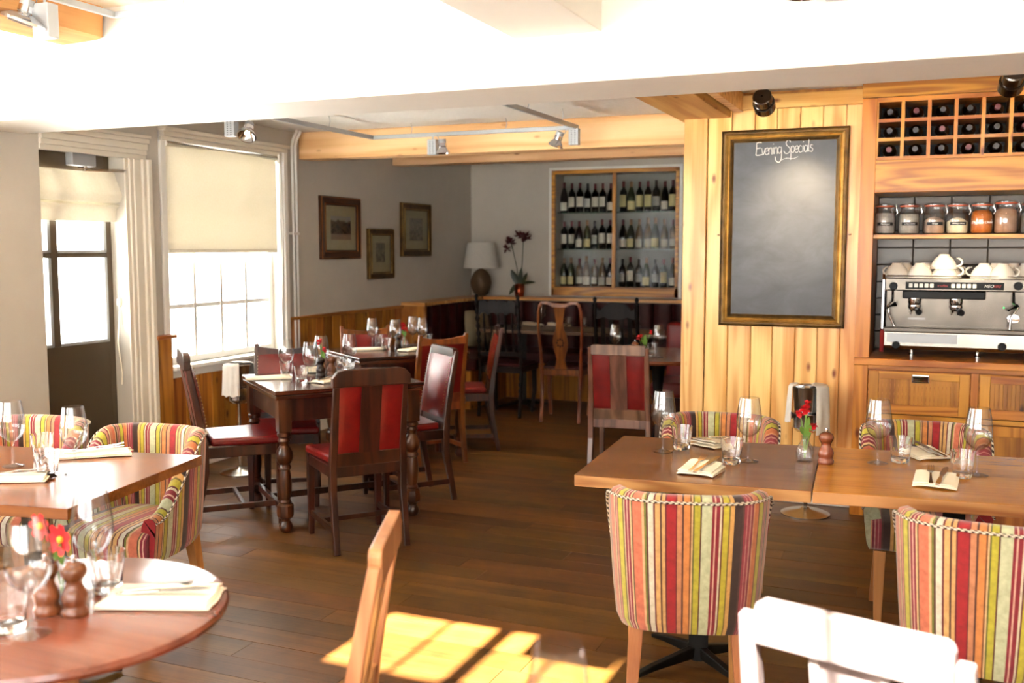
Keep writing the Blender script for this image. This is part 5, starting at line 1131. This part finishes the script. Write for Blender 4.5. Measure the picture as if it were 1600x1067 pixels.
# mills
def mk_mill(mat):
    def mk():
        t = thing('pepper_mill', '', 'pepper mill')
        build('mill_body', G().lathe([(0, 0), (.0265, 0), (.0275, .004), (.0275, .012), (.024, .016), (.0235, .022), (.026, .03), (.0265, .04), (.022, .052), (.0165, .062), (.0165, .07), (.019, .075)], seg=28), mat, t, smooth=50)
        build('mill_head', G().lathe([(.019, .0755), (.0245, .084), (.0255, .094), (.022, .104), (.01, .111), (0, .112)], seg=28), mat, t, smooth=50)
        build('mill_knob', G().lathe([(.005, .11), (.004, .115), (.0065, .119), (.005, .124), (0, .125)], seg=14), 'chrome', t, smooth=50); return t
    return mk
PM = Proto(mk_mill('mill')); PMd = Proto(mk_mill('mill_dk'))
for p_, px, py, z, lb in ((PM, 1290, 724, .75, 'coppery brown wooden mill beside the red flower on the near table'), (PM, 74, 957, .75, 'wooden mill, left of two on the round table'), (PM, 118, 960, .75, 'wooden mill with pale foot, right of two on the round table'),
        (PMd, 501, 588, Z2, 'near-black wooden mill on the oak table'), (PM, 518, 586, Z2, 'brown wooden mill on the oak table'), (PMd, 622, 545, Z2, 'dark mill among the glasses of the second oak table'), (PM, 992, 559, .75, 'brown mill on the half hidden round table')):
    q = at(px, py, z=z); p_.put((q.x, q.y, z+.0005), 0, lb, 'pepper mills')
# flowers in small bottles
def flowers(px, py, z, label, blooms, seed, cosmos=False):
    q = at(px, py, z=z); t = thing('flower_bottle', label, 'flowers', (q.x, q.y, z+.0008), 0, 'red flowers in small bottles')
    out = [(0, 0), (.026, 0), (.029, .004), (.03, .02), (.03, .04), (.026, .052), (.016, .066), (.012, .075), (.0125, .083), (.015, .086), (.015, .09)]; inn = [(.0125, .09), (.0105, .083), (.01, .075), (.014, .066), (.024, .051), (.028, .04), (.028, .02), (.026, .006), (0, .005)]
    build('bottle', G().lathe(out+inn, seg=28), 'glass', t, smooth=50)
    for i, (x, h, r) in enumerate(blooms):
        build('stem', G().tube([(0, 0, .01), (x*.3, .0, h*.5), (x*.7, -.004, h*.85), (x, -.006, h)], .0022, 6), 'leaf', t, smooth=50)
        if cosmos:
            g = G(); cc = Vector((x, -.01, h+.005))
            for k in range(7):
                a = 2*PI*k/7+seed; d = Vector((math.cos(a), -.25, math.sin(a))); s = Vector((-math.sin(a), 0, math.cos(a)))
                g.add([cc, cc+d*r*.6+s*r*.32, cc+d*r*1.0+s*r*.2, cc+d*r*1.04, cc+d*r*1.0-s*r*.2, cc+d*r*.6-s*r*.32], [(0, 1, 2, 3), (0, 3, 4, 5)])
            bl = build('bloom', g, 'petal', t, fix=False); build('stamen', G().lathe([(0, .006), (.007, .004), (.008, 0), (0, 0)], seg=10, m=Matrix.Translation(cc+Vector((0, -.003, 0))) @ Matrix.Rotation(R(90), 4, 'X')), 'petal_y', bl)
        else: petals(t, (x, -.006, h), r, 16, 'petal', seed*7+i, asp=.8)
    for i, (a, b, w) in enumerate((((0, 0, .08), (.02, -.02, .14), .026), ((0, 0, .09), (-.015, -.015, .13), .02), ((.0, 0, .1), (.012, -.01, .165), .02))): leaf(t, a, b, w, 'leaf', .01)
    return t
flowers(1257, 720, .75, 'red flowers in a ribbed glass bottle at the centre of the near table', [(.0, .185, .024), (-.02, .17, .018), (.03, .13, .018), (.02, .112, .012), (.005, .205, .016)], 1)
flowers(98, 940, .75, 'two red open-petalled flowers behind the mills on the round table', [(.015, .135, .034), (-.04, .158, .028)], .4, True)
flowers(505, 586, Z2, 'red flowers among the glasses of the oak table', [(-.02, .19, .022), (.015, .15, .018), (-.01, .2, .015)], 3)
flowers(632, 543, Z2, 'red flower in a round jar on the second oak table', [(.0, .15, .03), (-.01, .17, .025), (.015, .135, .02)], 4)
flowers(1006, 558, .75, 'small red flowers leaning right on the half hidden round table', [(-.04, .13, .024), (.05, .17, .018), (-.02, .15, .015)], 5)
# napkins and cutlery
def cutlery_fork():
    t = thing('fork', '', 'cutlery'); g = G()
    g.bars([(0, -.085, .004), (0, -.03, .003), (0, .02, .005), (0, .035, .004)], [.014, .008, .006, .010], .0018); g.bars([(0, .033, .004), (0, .05, .0025), (0, .06, .003)], [.010, .022, .024], .0018)
    for k in range(4): x = -.0098+.0065*k; g.bars([(x, .058, .003), (x, .08, .0035), (x, .105, .006)], [.0035, .003, .0018], .0016)
    build('fork_body', g, 'chrome', t, bevel=.0004, seg=1); return t
def cutlery_knife():
    t = thing('knife', '', 'cutlery'); build('handle', G().bars([(0, -.095, .004), (0, -.06, .004), (0, .0, .004)], [.014, .016, .010], .005), 'chrome', t, bevel=.0015)
    build('blade', G().bars([(0, 0, .0035), (0, .03, .0035), (.002, .09, .0035), (.004, .11, .0035)], [.011, .018, .017, .004], .0016), 'steel', t); return t
PFk = Proto(cutlery_fork); PKn = Proto(cutlery_knife)
def napkin(px, py, z, th, w, L, label, seed=0, cut=True, where='', hgt=.02, fan=True):
    q = at(px, py, z=z); rd = random.Random(seed); t = thing('napkin', label, 'napkin', (q.x, q.y, z), R(th), 'folded cream napkins'); n, m = 10, 8
    def layer(z0, dz, sx, sy, ox, oy, wob):
        gr = []
        for i in range(n+1):
            u = -1+2*i/n; row = []
            for j in range(m+1):
                v = -1+2*j/m; row.append((ox+u*w/2*sx, oy+v*L/2*sy+.004*math.sin(u*3+seed), z0+dz*(.5+.5*v)*(1 if fan else .3)+wob*math.sin(u*2.5+v*2+seed)+.0035*(1-abs(u)**6)))
            gr.append(row)
        return G().sheet(gr, -.0035)
    build('bottom_fold', layer(.006, .0, 1, 1, 0, 0, .0006), 'linen', t, smooth=50); build('middle_fold', layer(.0095, hgt*.4, .97, .97, .003, -.002, .0008), 'linen', t, smooth=50)
    build('top_fold', layer(.0135, hgt*.7, .93, .9, -.004, .003, .0012), 'linen', t, smooth=50)
    if cut:
        a = R(th); zz = z+.0185+hgt*.35
        f = PFk.put((q.x-.016*math.cos(a), q.y-.016*math.sin(a), zz), a+.08, 'fork resting on the napkin, '+where, 'cutlery on napkins'); k = PKn.put((q.x+.016*math.cos(a), q.y+.016*math.sin(a), zz), a-.06, 'knife resting on the napkin, '+where, 'cutlery on napkins')
        f.rotation_euler = (R(5), 0, a+.08); k.rotation_euler = (R(5), 0, a-.06)
napkin(1096, 738, .75, -8, .125, .13, 'folded cream napkin at the front edge, left of the flower bottle', 1, True, 'front left of the near table')
napkin(1113, 696, .75, 150, .12, .12, 'folded cream napkin behind, between the two left tumblers', 2, True, 'rear left of the near table')
napkin(1462, 757, .75, -4, .13, .135, 'folded cream napkin at the front edge of the golden table half', 3, True, 'front right of the near table')
napkin(1447, 714, .75, 35, .13, .12, 'folded cream napkin behind the tumbler on the golden table half', 4, True, 'rear right of the near table')
napkin(146, 712, .75, -50, .10, .26, 'long cream napkin crosswise on the left table', 5, True, 'right side of the left table', .012, False)
napkin(18, 750, .75, -62, .10, .24, 'cream napkin cut by the left edge on the left table', 6, True, 'left side of the left table', .012, False)
napkin(255, 938, .75, -68, .13, .24, 'brightly lit white napkin near the edge of the round table', 7, True, 'right side of the round table', .014, False)
napkin(420, 592, Z2, -50, .10, .25, 'long cream napkin at the window corner of the oak table', 8, False, '', .01, False)
napkin(515, 596, Z2, -10, .10, .2, 'cream napkin half hidden by the near chair back on the oak table', 9, True, 'near edge of the oak table', .01, False)
napkin(487, 580, Z2, 30, .10, .2, 'cream napkin behind the glasses of the oak table', 10, False, '', .01, False)
napkin(577, 547, Z2, -55, .10, .24, 'cream napkin at the left corner of the second oak table', 11, False, '', .01, False)
napkin(641, 548, Z2, -10, .10, .18, 'cream napkin at the right of the second oak table', 12, False, '', .01, False)
napkin(832, 508, .75, 60, .12, .2, 'cream napkin on the long back table, left of the yoke-backed chair', 13, False, '', .02)
napkin(872, 509, .75, 80, .12, .2, 'cream napkin on the long back table, behind the pierced splat', 14, False, '', .02)
napkin(985, 555, .75, 80, .1, .16, 'cream napkin on the half hidden round table', 15, False, '', .012)
# ice bucket stands
def ice_bucket(x, y, rz, label):
    t = thing('ice_bucket_stand', label, 'ice bucket', (x, y, 0), rz, 'ice bucket stands')
    build('base', G().lathe([(0, 0), (.135, 0), (.135, .008), (.11, .018), (.03, .032), (.018, .045), (0, .045)], seg=36), 'steel', t, smooth=40)
    build('pole', G().lathe([(.011, .04), (.011, .47)], seg=14), 'steel', t, smooth=40)
    build('bucket_cup', G().lathe([(0, .47), (.06, .475), (.088, .5), (.092, .575), (.096, .58), (.09, .582), (.085, .575), (.082, .505), (.055, .48), (0, .478)], seg=32), 'chrome', t, smooth=40)
    bk = thing('ice_bucket', label.replace('stand', 'bucket').replace('steel ice bucket bucket', 'steel wine bucket'), 'ice bucket', (x, y, 0), rz, 'wine buckets in their stands')
    build('bucket', G().lathe([(0, .486), (.066, .486), (.084, .72), (.09, .728), (.088, .732), (.08, .724), (.062, .492), (0, .492)], seg=36), 'chrome', bk, smooth=40)
    ct = thing('bar_towel', 'white cloth draped over the '+label.split('steel ')[1], 'cloth', (x, y, 0), rz, 'cloths over the ice buckets')
    for k, (a0, a1, zb) in enumerate(((-62, 70, .47), (150, 222, .53))):
        gr = []
        for i in range(15):
            a = R(a0+(a1-a0)*i/14); w = .004*math.sin(i*1.6); row = []
            for r, z in ((.03 if k == 0 else .06, .742), (.075, .744), (.094, .74), (.102, .725), (.105+w, .66), (.108+w*1.5, .58), (.11+w*2, zb+.006*math.sin(i*1.1))): row.append((r*math.cos(a)*1.08, r*math.sin(a), z))
            gr.append(row)
        build('fold', G().sheet(gr, .003), 'towel', ct, smooth=70)
p = at(1258, 803, z=0); ice_bucket(p.x, p.y, 0, 'steel ice bucket stand with white cloth before the pine boards')
ice_bucket(-4.2, 5.36, 1.6, 'steel ice bucket stand with white cloth under the sash window')
